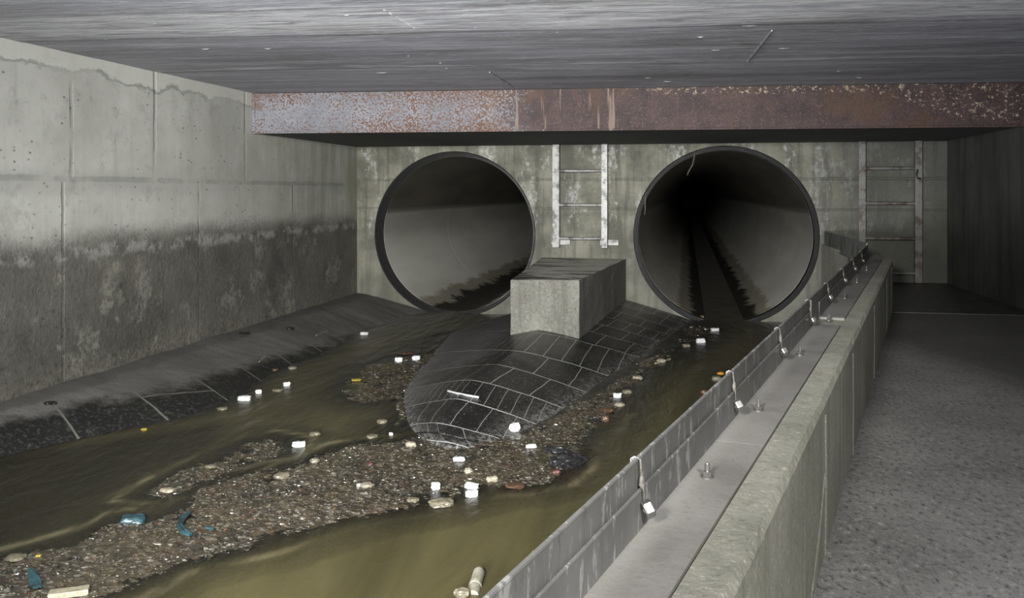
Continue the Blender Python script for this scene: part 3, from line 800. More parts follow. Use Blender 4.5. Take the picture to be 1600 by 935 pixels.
# wire ties with a hex nut hanging over the strip
def tie(u, vtop, vbot, label, double=False):
    """u, v of the tie's top edge point and the nut"""
    r = ray(u, vtop)
    # intersect with the strip plane
    nrm = WN; d0 = (WO + WN * (W_W - 0.004)).dot(nrm)
    tt = d0 / r.dot(nrm)
    P = Vector((0, 0, CAM_Z)) + r * tt
    s = s_of(Vector((P.x, P.y, 0)))
    root = empty('hanging_tie', W(s, W_W, Z_TOP))
    tag(root, label, 'hanging tie', 'ties hanging over the splash strip')
    root.rotation_euler = (0, 0, WROT)
    f = depth(P)
    drop = (vbot - vtop) * f / F_PX
    drop = min(drop, 0.078)
    j = random.uniform(-0.002, 0.002)
    bm = bmesh.new()
    inner = -0.0065
    add_tube(bm, [(0, 0.010, -0.03), (0.001, 0.008, 0.002), (0, 0.003, 0.0055), (0, -0.004, 0.002), (j, inner, -0.02), (0.002, inner - 0.002, -drop * 0.55), (0.001, inner - 0.003, -drop + 0.006)], 0.0010, 7)
    add_tube(bm, [(0.003, 0.008, -0.01), (0.004, 0.006, 0.003), (0.003, -0.004, 0.002), (0.005 + j, inner, -0.018), (-0.002, inner - 0.002, -drop * 0.5), (0.002, inner - 0.002, -drop * 0.75)], 0.0009, 7)
    if double:
        add_tube(bm, [(0.012, -0.006, 0.002), (0.012, inner, -0.03), (0.009, inner, -drop + 0.006)], 0.0030, 7)
    link_mesh('cord', bm, M_CORD, root, smooth=True)
    bm = bmesh.new()
    kz = -drop * 0.42
    bmesh.ops.create_icosphere(bm, subdivisions=2, radius=1)
    for v in bm.verts:
        q = v.co.copy(); k = 1 + 0.35 * noise.noise(q * 2.3 + Vector((s, 0, 0)))
        v.co = Vector((q.x * 0.0045 * k, q.y * 0.0035 * k + inner, q.z * 0.010 * k + kz))
    link_mesh('knot', bm, M_CORD, root)
    bm = bmesh.new()
    ax = Vector((0.55, -0.75, 0.35)).normalized()
    cpt = Vector((0.001, inner - 0.008, -drop))
    # hexagonal nut with a bored hole
    pz = ax; px = pz.cross(Vector((0, 0, 1))).normalized(); py = pz.cross(px)
    prof = [(0.0042, -0.0062), (0.0105, -0.0062), (0.0118, -0.004), (0.0118, 0.004), (0.0105, 0.0062), (0.0042, 0.0062)]
    rings = [[bm.verts.new(cpt + pz * h + (px * cos(k * pi / 3) + py * sin(k * pi / 3)) * rr) for k in range(6)] for rr, h in prof]
    for a in range(len(rings)):
        bq = (a + 1) % len(rings)
        for k in range(6): bm.faces.new((rings[a][k], rings[a][(k + 1) % 6], rings[bq][(k + 1) % 6], rings[bq][k]))
    link_mesh('hex_nut', bm, M_ZINC, root)
    return root
tie(1000, 722, 795, 'knotted cord tie with hex nut, nearest on the splash strip')
tie(1145, 588, 637, 'knotted cord tie with shiny nut, second nearest along the splash strip')
tie(1218, 518, 552, 'thin cord tie with nut, third nearest along the splash strip')
tie(1265, 473, 503, 'doubled thick tie hanging at the gap between steel angles', True)
tie(1293, 447, 468, 'thin tie with bright nut, first one beyond the gap')
tie(1317, 424, 441, 'thin tie with nut, second one beyond the gap')
tie(1333, 409, 423, 'thin tie with nut, third one beyond the gap')
tie(1346, 395, 409, 'thin tie with nut, farthest on the splash strip')

# ------------------------------------------------------------------ pipes
def bend(y): return 0.0
pl = ['left-hand large concrete drain pipe with thick black rim', 'right-hand large concrete drain pipe with black rim and a trickle inside']
for i, (cx, cz, R, r) in enumerate(PIPES):
    root = empty('drain_pipe', (0, 0, 0))
    tag(root, pl[i], 'drain pipe', 'drain pipes in the end wall')
    bm = bmesh.new()
    prof = [(R, YB + 0.34), (R, YB - 0.004), (R - 0.006, YB - 0.006)]
    # ribbed rubber collar stepping inwards
    w0 = R - 0.006; steps = 6
    for k in range(steps):
        a = w0 - (w0 - r - 0.002) * (k + 0.2) / steps; b = w0 - (w0 - r - 0.002) * (k + 0.75) / steps
        y = YB - 0.004 + 0.055 * k / steps * (1 if i else 2.4)
        prof += [(a, y + 0.014), (a - 0.001, y), (b, y), (b - 0.001, y + 0.014)]
    prof += [(r + 0.001, YB + 0.16)]
    lathe_y(bm, prof, cx, cz, 128)
    for v in bm.verts:
        q = v.co
        k = 0.004 * noise.noise(Vector((q.x * 6, q.y * 20, q.z * 6))) + 0.002 * noise.noise(Vector((q.x * 25, q.y * 40, q.z * 25)))
        d = Vector((q.x - cx, 0, q.z - cz)).normalized()
        if q.y < YB + 0.1: v.co -= d * abs(k)
    link_mesh('collar', bm, M_RUBBER, root)
    bm = bmesh.new()
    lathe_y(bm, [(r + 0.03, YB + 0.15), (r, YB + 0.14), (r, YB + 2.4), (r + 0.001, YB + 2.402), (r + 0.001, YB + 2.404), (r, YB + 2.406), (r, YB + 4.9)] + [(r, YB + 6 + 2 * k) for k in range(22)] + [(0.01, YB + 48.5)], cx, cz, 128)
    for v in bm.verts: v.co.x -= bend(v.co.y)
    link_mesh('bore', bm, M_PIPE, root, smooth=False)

# roots hanging in the right pipe mouth
def root_obj(pts, label):
    bm = bmesh.new()
    P = [PY(u, v, YB + 0.02) for u, v in pts]
    add_tube(bm, P, [0.007 - 0.004 * k / len(P) for k in range(len(P))], 7)
    o = link_mesh('hanging_root', bm, M_ROOT, smooth=True)
    tag(o, label, 'root', 'roots hanging in the right pipe mouth')
root_obj([(1085, 236), (1085, 245), (1082, 258), (1075, 270), (1074, 274)], 'curved thin root hanging from the top of the right pipe mouth')
root_obj([(1009, 300), (1008, 315), (1008, 328), (1007, 336)], 'straight thin root hanging at the left rim of the right pipe')

# ------------------------------------------------------------------ concrete pier block
zt = 0.165
fl, fr = PZ(798, 438, zt), PZ(905, 438, zt)
bl, br_ = PY(847, 403, YB), PY(978, 405, YB)
bm = bmesh.new()
top = [Vector((fl.x, fl.y, zt)), Vector((fr.x, fr.y, zt)), Vector((br_.x, YB, zt)), Vector((bl.x, YB, zt))]
low = [Vector((p.x, p.y, -0.6)) for p in top]
tv = [bm.verts.new(p) for p in top]; lv = [bm.verts.new(p) for p in low]
bm.faces.new(tv); bm.faces.new(lv[::-1])
for k in range(4): bm.faces.new((lv[k], lv[(k + 1) % 4], tv[(k + 1) % 4], tv[k]))
bmesh.ops.recalc_face_normals(bm, faces=bm.faces)
es = [e for e in bm.edges if e.verts[0].co.z > -0.5 or e.verts[1].co.z > -0.5]
es = [e for e in es if not (abs(e.verts[0].co.y - YB) < 1e-4 and abs(e.verts[1].co.y - YB) < 1e-4)]
bmesh.ops.subdivide_edges(bm, edges=es, cuts=14, use_grid_fill=True)
for v in bm.verts:
    edge = v.co.z > zt - 0.002
    v.co += Vector((noise.noise(v.co * 7), noise.noise(v.co * 7 + Vector((9, 0, 0))), noise.noise(v.co * 7 + Vector((0, 9, 0))))) * 0.004
tag(link_mesh('concrete_block', bm, M_BLOCK), 'tapered concrete block between the two pipes above dark paving', 'concrete block')

# ------------------------------------------------------------------ ladders
def ladder(name_label, rails, rung_v, vbot, ztop, mat, brackets):
    YL = YB - 0.085
    (a0, a1), (b0, b1) = rails
    zb = PY(a1, vbot, YL).z
    xa0, xa1, xb0, xb1 = (PY(u, 300, YL).x for u in (a0, a1, b0, b1))
    root = empty('ladder', ((xa0 + xb1) / 2, YL, zb))
    tag(root, name_label, 'ladder', 'ladders on the end wall')
    ox = Vector((xa0 + xb1, 2 * YL, 2 * zb)) / 2
    def put(name, bm, m=mat):
        bmesh.ops.translate(bm, vec=-ox, verts=bm.verts)
        return link_mesh(name, bm, m, root)
    for x0, x1 in ((xa0, xa1), (xb0, xb1)):
        bm = bmesh.new()      # angle-section rail: face plate and a return leg
        add_box(bm, x0, x1, YL - 0.004, YL + 0.004, zb, ztop, 0.0015)
        rx = x1 if x0 == xa0 else x0
        add_box(bm, rx - 0.004, rx + 0.004, YL, YL + 0.04, zb, ztop, 0.0015)
        put('rail', bm)
        if brackets:
            bm = bmesh.new()
            zc = zb + 0.02
            add_box(bm, x0 - 0.02, x1 + 0.09, YB - 0.012, YB - 0.002, zc, zc + 0.05, 0.002)
            add_box(bm, x0 + 0.01, x1 - 0.01, YL + 0.003, YB - 0.006, zc + 0.008, zc + 0.04, 0.002)
            put('wall_bracket', bm)
    for v in rung_v:
        z = PY((a0 + b1) / 2, v, YL).z
        bm = bmesh.new()
        add_tube(bm, [(xa1 - 0.005, YL + 0.012, z), ((xa1 + xb0) / 2, YL + 0.012, z - 0.001), (xb0 + 0.005, YL + 0.012, z)], 0.0125, 12)
        put('rung', bm)
    return root
ladder('shiny steel ladder on the end wall between the two pipes', ((863, 873), (940, 949)), (267, 320.5, 373), 387, Z_SOF, M_LADDER, True)
lad = ladder('dimly lit steel ladder on the end wall right of the right pipe', ((1342, 1352), (1431, 1441)), (263, 318, 373, 427), 441, Z_SOF, M_LADDER_D, False)
# the small hook on its right rail is a plate of its own on the rail
bm = bmesh.new()
p = PY(1434, 275, YB - 0.092) - Vector(lad.location)
add_tube(bm, [p + Vector((0.0, 0, 0.05)), p + Vector((-0.012, -0.012, 0.01)), p + Vector((-0.004, -0.014, -0.02)), p + Vector((0.02, -0.006, -0.022))], 0.008, 8)
h = link_mesh('hook', bm, M_RUBBER, lad)

# ------------------------------------------------------------------ stream: bed, ledge, paving hump, water, gravel
def poly_px(pts, z=Z_WATER):
    return np.array([[*PZ(u, v, z)[:2]] for u, v in pts])
def sdf(P, poly):
    """signed distance, positive inside"""
    d = np.full(len(P), 1e9); ins = np.zeros(len(P), bool)
    n = len(poly)
    for i in range(n):
        a, b = poly[i], poly[(i + 1) % n]
        ab = b - a; ap = P - a
        t = np.clip((ap @ ab) / max(ab @ ab, 1e-12), 0, 1)
        d = np.minimum(d, np.linalg.norm(ap - t[:, None] * ab, axis=1))
        c = ((a[1] > P[:, 1]) != (b[1] > P[:, 1]))
        with np.errstate(divide='ignore', invalid='ignore'):
            xi = (b[0] - a[0]) * (P[:, 1] - a[1]) / (b[1] - a[1]) + a[0]
        ins ^= c & (P[:, 0] < xi)
    return np.where(ins, d, -d)

def wall_x(y):     # stream-side face of the low wall and wing
    s = (y - WO.y - WN.y * W_W) / WD.y
    x = WO.x + WD.x * s + WN.x * W_W
    return min(x, 1.06) if y > 5.9 else x

# left ledge
edge_px = [(-420, 800), (-200, 752), (0, 716), (100, 692), (200, 670), (300, 650), (345, 633), (395, 606), (430, 582), (500, 556), (560, 520), (640, 492)]
eg = [PZ(u, v, Z_WATER) for u, v in edge_px] + [Vector((-2.28, YB, Z_WATER))]
ey = [p.y for p in eg]; ex = [p.x for p in eg]
def ledge_edge(y): return float(np.interp(y, ey, ex)) + 0.03 * noise.noise(Vector((y * 3.1, 0, 5))) + 0.015 * noise.noise(Vector((y * 11, 0, 5)))
def ledge():
    bm = bmesh.new()
    ny, nx = 330, 40
    rows = []
    for j in range(ny + 1):
        y = -1.0 + (YB + 1.0) * j / ny
        xe = ledge_edge(y)
        row = []
        for i in range(nx + 1):
            t = i / nx * 1.30
            x = XL - 0.01 + max(xe - XL, 0.02) * t
            z = -0.185 + (Z_WATER + 0.185) * (t ** 1.25)
            if t > 1: z = Z_WATER - (t - 1) * 0.30
            z += 0.008 * noise.noise(Vector((x * 3, y * 3, 0))) + 0.003 * noise.noise(Vector((x * 17, y * 17, 0)))
            row.append(bm.verts.new((x, y, z)))
        rows.append(row)
    for j in range(ny):
        for i in range(nx):
            bm.faces.new((rows[j][i], rows[j][i + 1], rows[j + 1][i + 1], rows[j + 1][i]))
    return structure(link_mesh('bank_ledge', bm, M_LEDGE, smooth=True))
LEDGE = ledge()

# paving hump
SECT = [  # left edge, crest (u, v, z), right edge
    ('J', None, None, None),
    ('F', (700, 520), (838, 518, -0.165), (1012, 560)),
    ('E', (668, 556), (805, 551, -0.185), (955, 592)),
    ('D', (640, 588), (778, 570, -0.198), (925, 618)),
    ('C', (624, 612), (733, 594, -0.215), (892, 643)),
    ('B', (624, 640), (716, 624, -0.240), (850, 668)),
    ('A', (634, 668), (676, 663, -0.285), (798, 694)),
    ('N', (652, 690), (700, 695, -0.325), (738, 706))]
zl = Z_WATER - 0.012
secs = []
for n_, l, cr, r in SECT:
    if n_ == 'J':
        secs.append((Vector((-1.62, YB, zl)), Vector((-0.72, YB, -0.150)), PY(1088, 500, YB).xy.to_3d() + Vector((0, 0, zl)), 0.0))
    else:
        secs.append((PZ(*l, zl), PZ(cr[0], cr[1], cr[2]), PZ(*r, zl), None))
vcoord = [0, 6, 7, 8, 9, 10, 11, 12]
def sec_at(v):
    k = min(max(np.searchsorted(vcoord, v, 'right') - 1, 0), len(secs) - 2)
    f = (v - vcoord[k]) / (vcoord[k + 1] - vcoord[k])
    return [secs[k][i].lerp(secs[k + 1][i], f) for i in range(3)]
def apron():
    bm = bmesh.new(); uvl = bm.loops.layers.uv.new('UVMap')
    nv, nu = 144, 60
    rows = []; uvs = []
    for j in range(nv + 1):
        v = 12.0 * j / nv
        # smooth the section corners
        L = Vector(); C = Vector(); R = Vector()
        for k, wgt in ((-0.45, .25), (0, .5), (0.45, .25)):
            if v + k < 0 or v + k > 12: a = sec_at(v)
            else: a = sec_at(v + k)
            L += a[0] * wgt; C += a[1] * wgt; R += a[2] * wgt
        row = []; uv = []
        wL, wR = (C - L).xy.length, (R - C).xy.length
        for i in range(nu + 1):
            q = -1.12 + 2.24 * i / nu
            if q < 0: base = C.lerp(L, -q)
            else: base = C.lerp(R, q)
            z = zl + (C.z - zl) * (1 - min(abs(q), 1.2) ** 1.22)
            if abs(q) > 1: z = zl - (abs(q) - 1) * 0.5
            p = Vector((base.x, base.y, z))
            p.z += 0.003 * noise.noise(p * 9)
            row.append(bm.verts.new(p))
            uu = q * (wR if q > 0 else wL)
            uv.append((uu if q > 0 else uu * 1.0, v))
        rows.append(row); uvs.append(uv)
    def q_of(i): return i - nu / 2 + 0.5
    for j in range(nv):
        for i in range(nu):
            f = bm.faces.new((rows[j][i], rows[j + 1][i], rows[j + 1][i + 1], rows[j][i + 1]))
            for lp, (a, b) in zip(f.loops, ((j, i), (j + 1, i), (j + 1, i + 1), (j, i + 1))): lp[uvl].uv = (uvs[a][b][0] * ((1.7 if j // 12 >= 9 else 1.0) if q_of(i) > 0 else (2.2 if j // 12 % 2 else 1.6)), uvs[a][b][1])
    last = rows[-1]
    low = [bm.verts.new(v.co + Vector((-0.02, -0.06, zl - 0.06 - v.co.z))) for v in last]
    for i in range(nu):
        f = bm.faces.new((last[i], low[i], low[i + 1], last[i + 1]))
        for lp, (a, b) in zip(f.loops, ((nv, i), (nv, i), (nv, i + 1), (nv, i + 1))): lp[uvl].uv = (uvs[a][b][0], 12.0 + (0.2 if lp.vert in low else 0))
    bmesh.ops.recalc_face_normals(bm, faces=bm.faces)
    if sum(f.normal.z for f in bm.faces) < 0:
        for f in bm.faces: f.normal_flip()
    return structure(link_mesh('paved_hump', bm, M_APRON, smooth=True))
APRON = apron()

BARS = {
 'main': [(-260, 1010), (-120, 900), (0, 872), (60, 856), (130, 836), (190, 808), (230, 812), (262, 800), (300, 768), (335, 748), (390, 738), (420, 728), (470, 722), (520, 700), (570, 690), (620, 688), (655, 680), (700, 690), (800, 680),
          (880, 640), (950, 600), (1000, 566), (1045, 545), (1052, 556), (1005, 592), (975, 622), (958, 655), (935, 676), (915, 700), (905, 728), (870, 752), (820, 766), (770, 768), (735, 780), (690, 792), (640, 800), (560, 812), (500, 832), (420, 856), (330, 876), (285, 884), (205, 925), (150, 945), (0, 1000)],
 'mid': [(212, 776), (232, 764), (280, 736), (340, 706), (385, 688), (425, 680), (462, 688), (455, 706), (430, 716), (385, 734), (330, 752), (285, 772), (245, 780)],
 'left': [(528, 612), (545, 588), (575, 568), (610, 556), (655, 548), (700, 520), (700, 560), (650, 610), (640, 650), (650, 680), (615, 682), (600, 668), (622, 650), (610, 632), (570, 634), (540, 626)],
 'back': [(1080, 494), (1108, 498), (1128, 512), (1105, 530), (1070, 546), (1040, 566), (1000, 585), (990, 570), (1030, 545), (1058, 525)],
}
POLY = {k: poly_px(v) for k, v in BARS.items()}
bar_h = {'main': (0.036, 0.20), 'mid': (0.030, 0.24), 'left': (0.022, 0.18), 'back': (0.018, 0.15)}
def bar_height(P, k):
    d = sdf(P, POLY[k]); hm, sl = bar_h[k]
    nz = np.array([noise.noise(Vector((x * 3.0, y * 3.0, 1))) * 0.016 + noise.noise(Vector((x * 8, y * 8, 7))) * 0.010 + noise.noise(Vector((x * 30, y * 30, 2))) * 0.006 for x, y in P])
    up = hm * (1 - np.exp(-np.maximum(d, 0) * sl / hm)) * 0.75
    z = np.where(d > 0, up, d * 0.22)
    return d, Z_WATER - 0.006 + z + nz * np.clip(d * 6 + 0.4, 0.15, 1)

def gravel(k, label, mat, cell, nstone, size):
    poly = POLY[k]
    x0, y0 = poly.min(0) - 0.06; x1, y1 = poly.max(0) + 0.06
    y0 = max(y0, 1.2); x0 = max(x0, XL + 0.01)
    nx, ny = int((x1 - x0) / cell) + 1, int((y1 - y0) / cell) + 1
    gx, gy = np.meshgrid(np.linspace(x0, x1, nx), np.linspace(y0, y1, ny))
    P = np.stack([gx.ravel(), gy.ravel()], 1)
    d, z = bar_height(P, k)
    d = d.reshape(ny, nx)
    keep = d > -0.16
    idx = -np.ones(nx * ny, int); km = keep.ravel(); idx[km] = np.arange(km.sum())
    V = np.column_stack([P, z])[km].tolist()
    Fc = []
    for j in range(ny - 1):
        for i in range(nx - 1):
            a, b, c, dd = j * nx + i, j * nx + i + 1, (j + 1) * nx + i + 1, (j + 1) * nx + i
            if km[a] and km[b] and km[c] and km[dd]: Fc.append((int(idx[a]), int(idx[b]), int(idx[c]), int(idx[dd])))
    # loose stones and litter bedded in the surface
    ico = bmesh.new(); bmesh.ops.create_icosphere(ico, subdivisions=1, radius=1)
    iv = np.array([v.co[:] for v in ico.verts]); ifc = [[v.index for v in f.verts] for f in ico.faces]; ico.free()
    Q = np.column_stack([rng.uniform(x0, x1, nstone * 4), rng.uniform(y0, y1, nstone * 4)])
    dq = sdf(Q, poly); Q = Q[(dq > 0.0) | ((dq > -0.10) & (rng.random(len(Q)) < 0.45))][:nstone]
    dq, zq = bar_height(Q, k)
    for (x, y), zz in zip(Q, zq):
        r = size * (0.35 + 0.9 * rng.random() ** 2.2)
        sc = np.array([r * rng.uniform(0.8, 2.2), r * rng.uniform(0.6, 1.0), r * rng.uniform(0.2, 0.6)])
        a = rng.uniform(-0.5, 1.2)
        v = iv * (1 + 0.25 * rng.standard_normal((len(iv), 1))) * sc
        ca, sa = cos(a), sin(a)
        tilt = rng.uniform(-0.5, 0.5)
        v[:, 2] += v[:, 0] * tilt * 0.5
        v = np.column_stack([v[:, 0] * ca - v[:, 1] * sa + x, v[:, 0] * sa + v[:, 1] * ca + y, v[:, 2] + zz + r * 0.05])
        o = len(V); V += v.tolist(); Fc += [[q + o for q in f] for f in ifc]
    me = bpy.data.meshes.new('gravel_bar'); me.from_pydata(V, [], Fc); me.update()
    me.materials.append(mat)
    o = bpy.data.objects.new('gravel_bar', me); COL.objects.link(o)
    tag(o, label, 'gravel', kind='stuff')
    return o
GR = [gravel('main', 'long wet gravel bar running from the nose of the paved hump to the lower left', M_GRAV, 0.012, 17000, 0.0066),
      gravel('mid', 'small gravel island between the two stream branches on the left', M_GRAV, 0.014, 2600, 0.006),
      gravel('left', 'thin gritty shoal beside the left flank of the paved hump', M_GRAV2, 0.016, 2600, 0.007),
      gravel('back', 'strip of grit at the far right foot of the paved hump', M_GRAV2, 0.02, 700, 0.010)]

# bed and water share one layout
def bed_and_water():
    ny, nx = 260, 130
    ys = np.linspace(-1.0, YB - 0.0, ny + 1)
    G = np.zeros((ny + 1, nx + 1, 2))
    for j, y in enumerate(ys):
        G[j, :, 0] = np.linspace(XL, wall_x(y), nx + 1); G[j, :, 1] = y
    P = G.reshape(-1, 2)
    z = np.full(len(P), -0.43) + np.array([0.03 * noise.noise(Vector((x * 1.1, y * 0.9, 4))) + 0.012 * noise.noise(Vector((x * 5, y * 5, 4))) for x, y in P])
    # scour deeper in the right-hand branch, shoaler on the lower left
    z += np.clip((-1.2 - P[:, 0]) * 0.03, 0, 0.04) * (P[:, 1] < 4.6)
    shelf = poly_px([(-200, 770), (0, 722), (120, 700), (250, 682), (330, 668), (330, 690), (260, 730), (190, 790), (120, 832), (0, 866), (-200, 900)])
    ds = sdf(P, shelf)
    z = np.maximum(z, np.where(ds > 0, -0.361, -0.361 + ds * 0.30))
    me = bpy.data.meshes.new('streambed')
    Fc = [(j * (nx + 1) + i, j * (nx + 1) + i + 1, (j + 1) * (nx + 1) + i + 1, (j + 1) * (nx + 1) + i) for j in range(ny) for i in range(nx)]
    me.from_pydata(np.column_stack([P, z]).tolist(), [], Fc); me.update(); me.materials.append(M_BED)
    for p in me.polygons: p.use_smooth = True
    o = bpy.data.objects.new('streambed', me); COL.objects.link(o); structure(o)
    zg = z.copy()
    for k in POLY:
        d, zb = bar_height(P, k)
        zg = np.where(d > -0.2, np.maximum(zg, zb), zg)
    for j, y in enumerate(ys):
        xe = ledge_edge(y); row = slice(j * (nx + 1), (j + 1) * (nx + 1))
        t = (P[row, 0] - XL) / max(xe - XL, 0.02)
        zl_ = np.where(t < 1, Z_WATER, np.where(t < 1.3, Z_WATER - (t - 1) * 0.30, -1.0))
        zg[row] = np.maximum(zg[row], zl_)
    dep = np.clip(Z_WATER - zg, 0, 1)
    fo = np.zeros(len(P))
    for k, wd in (('main', 0.10), ('mid', 0.07)):
        db = sdf(P, POLY[k])
        wv = np.array([0.5 + noise.noise(Vector((x * 2.2, y * 2.2, 11))) for x, y in P])
        fo = np.maximum(fo, np.exp(-((db + 0.045 + 0.03 * wv) / (wd * 0.22)) ** 2) * np.clip(wv * 1.3, 0, 1) * (P[:, 1] < 4.4))
    V = np.column_stack([P, np.full(len(P), Z_WATER)]).tolist(); D = dep.tolist(); FO = fo.tolist(); F2 = list(Fc)
    # trickles inside the bores
    for cx, cz, R, r in PIPES:
        hw = sqrt(max(r * r - (cz - Z_WATER) ** 2, 0.01)) + 0.01
        o0 = len(V); n = 40
        for j in range(n + 1):
            y = YB + 47 * j / n
            for i in range(9):
                V.append((cx - hw + 2 * hw * i / 8 - bend(y), y, Z_WATER)); D.append(0.06); FO.append(0.0)
        for j in range(n):
            for i in range(8):
                a = o0 + j * 9 + i; F2.append((a, a + 1, a + 10, a + 9))
    me = bpy.data.meshes.new('stream_water'); me.from_pydata(V, [], F2); me.update(); me.materials.append(M_WATER)
    at = me.attributes.new('depth', 'FLOAT', 'POINT'); at.data.foreach_set('value', D)
    at = me.attributes.new('froth', 'FLOAT', 'POINT'); at.data.foreach_set('value', FO)
    for p in me.polygons: p.use_smooth = True
    o = bpy.data.objects.new('stream_water', me); COL.objects.link(o)
    tag(o, 'murky olive stream water flowing out of both pipes', 'water', kind='stuff')
    return o
WATER = bed_and_water()

# ------------------------------------------------------------------ litter and stones, each its own object
dg = bpy.context.evaluated_depsgraph_get()
TREES = []
for o in [APRON, LEDGE, WATER] + GR:
    bm = bmesh.new(); bm.from_mesh(o.data); TREES.append(BVHTree.FromBMesh(bm)); bm.free()
def ground(u, v):
    r = ray(u, v).normalized(); best = None
    for t in TREES:
        h = t.ray_cast(Vector((0, 0, CAM_Z)), r)
        if h[0] and (best is None or h[3] < best[1]): best = (h[0], h[3])
    if best is None: print("NOGROUND", u, v)
    return best[0] if best else PZ(u, v, Z_WATER)

def place(bm, name, mat, u, v, rz, label, cat, group, sink=0.25, smooth=False):
    p = ground(u, v)
    zs = [q.co.z for q in bm.verts]; hgt = max(zs) - min(zs)
    bmesh.ops.translate(bm, vec=(0, 0, -min(zs) - hgt * sink), verts=bm.verts)
    o = link_mesh(name, bm, mat, smooth=smooth)
    o.location = p; o.rotation_euler = (0, 0, rz)
    tag(o, label, cat, group)
    return o
def px2m(u, v, px): return px * depth(ground(u, v)) / F_PX

def lump(w, d, h, jag=0.25, seed=0, sub=2, boxy=0.0):
    bm = bmesh.new()
    bmesh.ops.create_icosphere(bm, subdivisions=sub, radius=1)
    for v in bm.verts:
        q = v.co.copy()
        if boxy:
            m = max(abs(q.x), abs(q.y), abs(q.z)); q = q.lerp(q / m, boxy)
        k = 1 + jag * noise.noise(q * 1.7 + Vector((seed * 3.1, seed, 0))) + jag * 0.4 * noise.noise(q * 4 + Vector((seed, 0, 0)))
        v.co = Vector((q.x * w / 2 * k, q.y * d / 2 * k, q.z * h / 2 * k))
    return bm

def stone(u, v, w, h, mat, label, cat='stone', group='stones lying in the stream', rz=None, boxy=0.2, name='stone', sink=0.25, dfac=0.8):
    v2 = v + h * 0.4
    W_, H_ = px2m(u, v2, w), px2m(u, v2, h)
    sd = u * 0.37 + v
    bm = lump(W_, W_ * dfac, H_ * 0.8, 0.28, sd, 3, boxy)
    return place(bm, name, mat, u, v2, TH + (random.uniform(-.3, .3) if rz is None else rz), label, cat, group, sink)
def foam(u, v, w, h, label, rz=0.0, mat=None):
    return stone(u, v, w, h, mat or M_FOAM, label, 'foam chunk', 'white foam chunks along the stream', rz, 0.85, 'foam_chunk', 0.15, 0.55)
def stick(pts, rad, mat, name, label, cat, group=None, lift=0.0):
    P = [ground(u, v) + Vector((0, 0, lift)) for u, v in pts]
    bm = bmesh.new()
    mid = P[0]
    fine = []
    for a, b in zip(P[:-1], P[1:]): fine += [a.lerp(b, k / 4) for k in range(4)]
    fine.append(P[-1])
    rads = [rad * (1 + 0.2 * noise.noise(Vector((k, u_ * 0.1, 0)))) for k, u_ in zip(range(len(fine)), [pts[0][0]] * len(fine))]
    add_tube(bm, [p - mid for p in fine], rads, 8)
    o = link_mesh(name, bm, mat, smooth=False); o.location = mid + Vector((0, 0, rad * 0.5))
    tag(o, label, cat, group); return o

foam(382, 622, 18, 9, 'white foam brick at the water edge below the left ledge, largest there', 0.1)
foam(404, 612, 9, 8, 'small white foam bit just right of the foam brick below the left ledge', 0.5)
foam(448, 600, 10, 8, 'pale round foam bit in the left branch, farther right from the ledge', 0.6)
foam(467, 694, 19, 10, 'white foam brick alone in the water right of the small gravel island', 0.25)
foam(681, 759, 13, 14, 'white upright foam chunk left of the stacked pair on the gravel bar', 0.2)
foam(737, 759, 20, 11, 'white foam chunk, upper of the touching pair on the gravel bar', -0.4)
foam(737, 771, 18, 13, 'white foam chunk, lower of the touching pair on the gravel bar', 0.2)
foam(717, 717, 17, 8, 'flat white foam slab on the gravel just below the hump nose', 0.05)
foam(804, 667, 16, 15, 'white faceted foam lump on the lower right edge of the paving', 0.4)
foam(769, 748, 16, 10, 'greyish foam bit on gravel to the right of the white pair', 0.3, M_CREAM)
foam(830, 697, 16, 6, 'thin white foam flake below the right edge of the hump', 0.1)
foam(623, 562, 11, 9, 'round white foam ball at the left shoal below orange scraps', 0.1)
foam(650, 559, 12, 9, 'white foam chip beside the left flank of the hump', 0.5)
foam(611, 678, 6, 5, 'tiny white foam crumb left of the hump nose', 0.0)
foam(965, 618, 12, 9, 'black and white foam bit at the right foot of the hump', 0.3)
foam(1095, 532, 13, 9, 'white foam scrap on grit at the far right foot of the hump', 0.2)
foam(1117, 515, 12, 6, 'flat white scrap near the right pipe mouth', 0.0)
foam(1155, 578, 11, 9, 'greyish white foam bit beside the splash strip', 0.2)
foam(1208, 541, 9, 8, 'pale foam crumb by the strip below the right pipe', 0.2)
foam(569, 521, 12, 5, 'pale flat scrap at the waterline below the left pipe', 0.0)
foam(560, 758, 5, 4, 'tiny pale blue crumb in the middle of the gravel bar', 0.0)

stone(347, 638, 16, 7, M_TAN, 'tan flat stone at the left ledge waterline', rz=0.1)
stone(434, 609, 18, 5, M_TAN, 'long tan stone in the water under the left ledge')
stone(457, 574, 13, 6, M_TAN, 'tan chip at the ledge edge in the left branch')
stone(430, 577, 9, 5, M_BROWN, 'orange-brown chip at the left ledge waterline')
stone(492, 677, 17, 8, M_TAN, 'slanting tan stone above the lone foam brick', rz=0.5)
stone(492, 718, 15, 11, M_TAN, 'round tan stone between the gravel island and the main bar')
stone(597, 657, 17, 9, M_TAN, 'oblong tan stone in the water left of the hump, upper one', rz=0.6)
stone(582, 681, 17, 8, M_TAN, 'oblong tan stone in the water left of the hump, lower one', rz=0.5)
stone(642, 693, 17, 11, M_CREAM, 'knobbly cream stone left of the hump nose')
stone(732, 734, 13, 11, M_CREAM, 'round cream stone on the gravel below the flat foam slab')
stone(573, 757, 22, 8, M_CREAM, 'flat cream stone in the middle of the gravel bar')
stone(579, 724, 10, 6, M_RED, 'dark red scrap stone on the gravel bar left of the nose')
stone(996, 589, 16, 8, M_CREAM, 'pale rounded stone by the right foot of the hump, farther one')
stone(980, 611, 15, 9, M_TAN, 'rounded tan stone by the right foot of the hump')
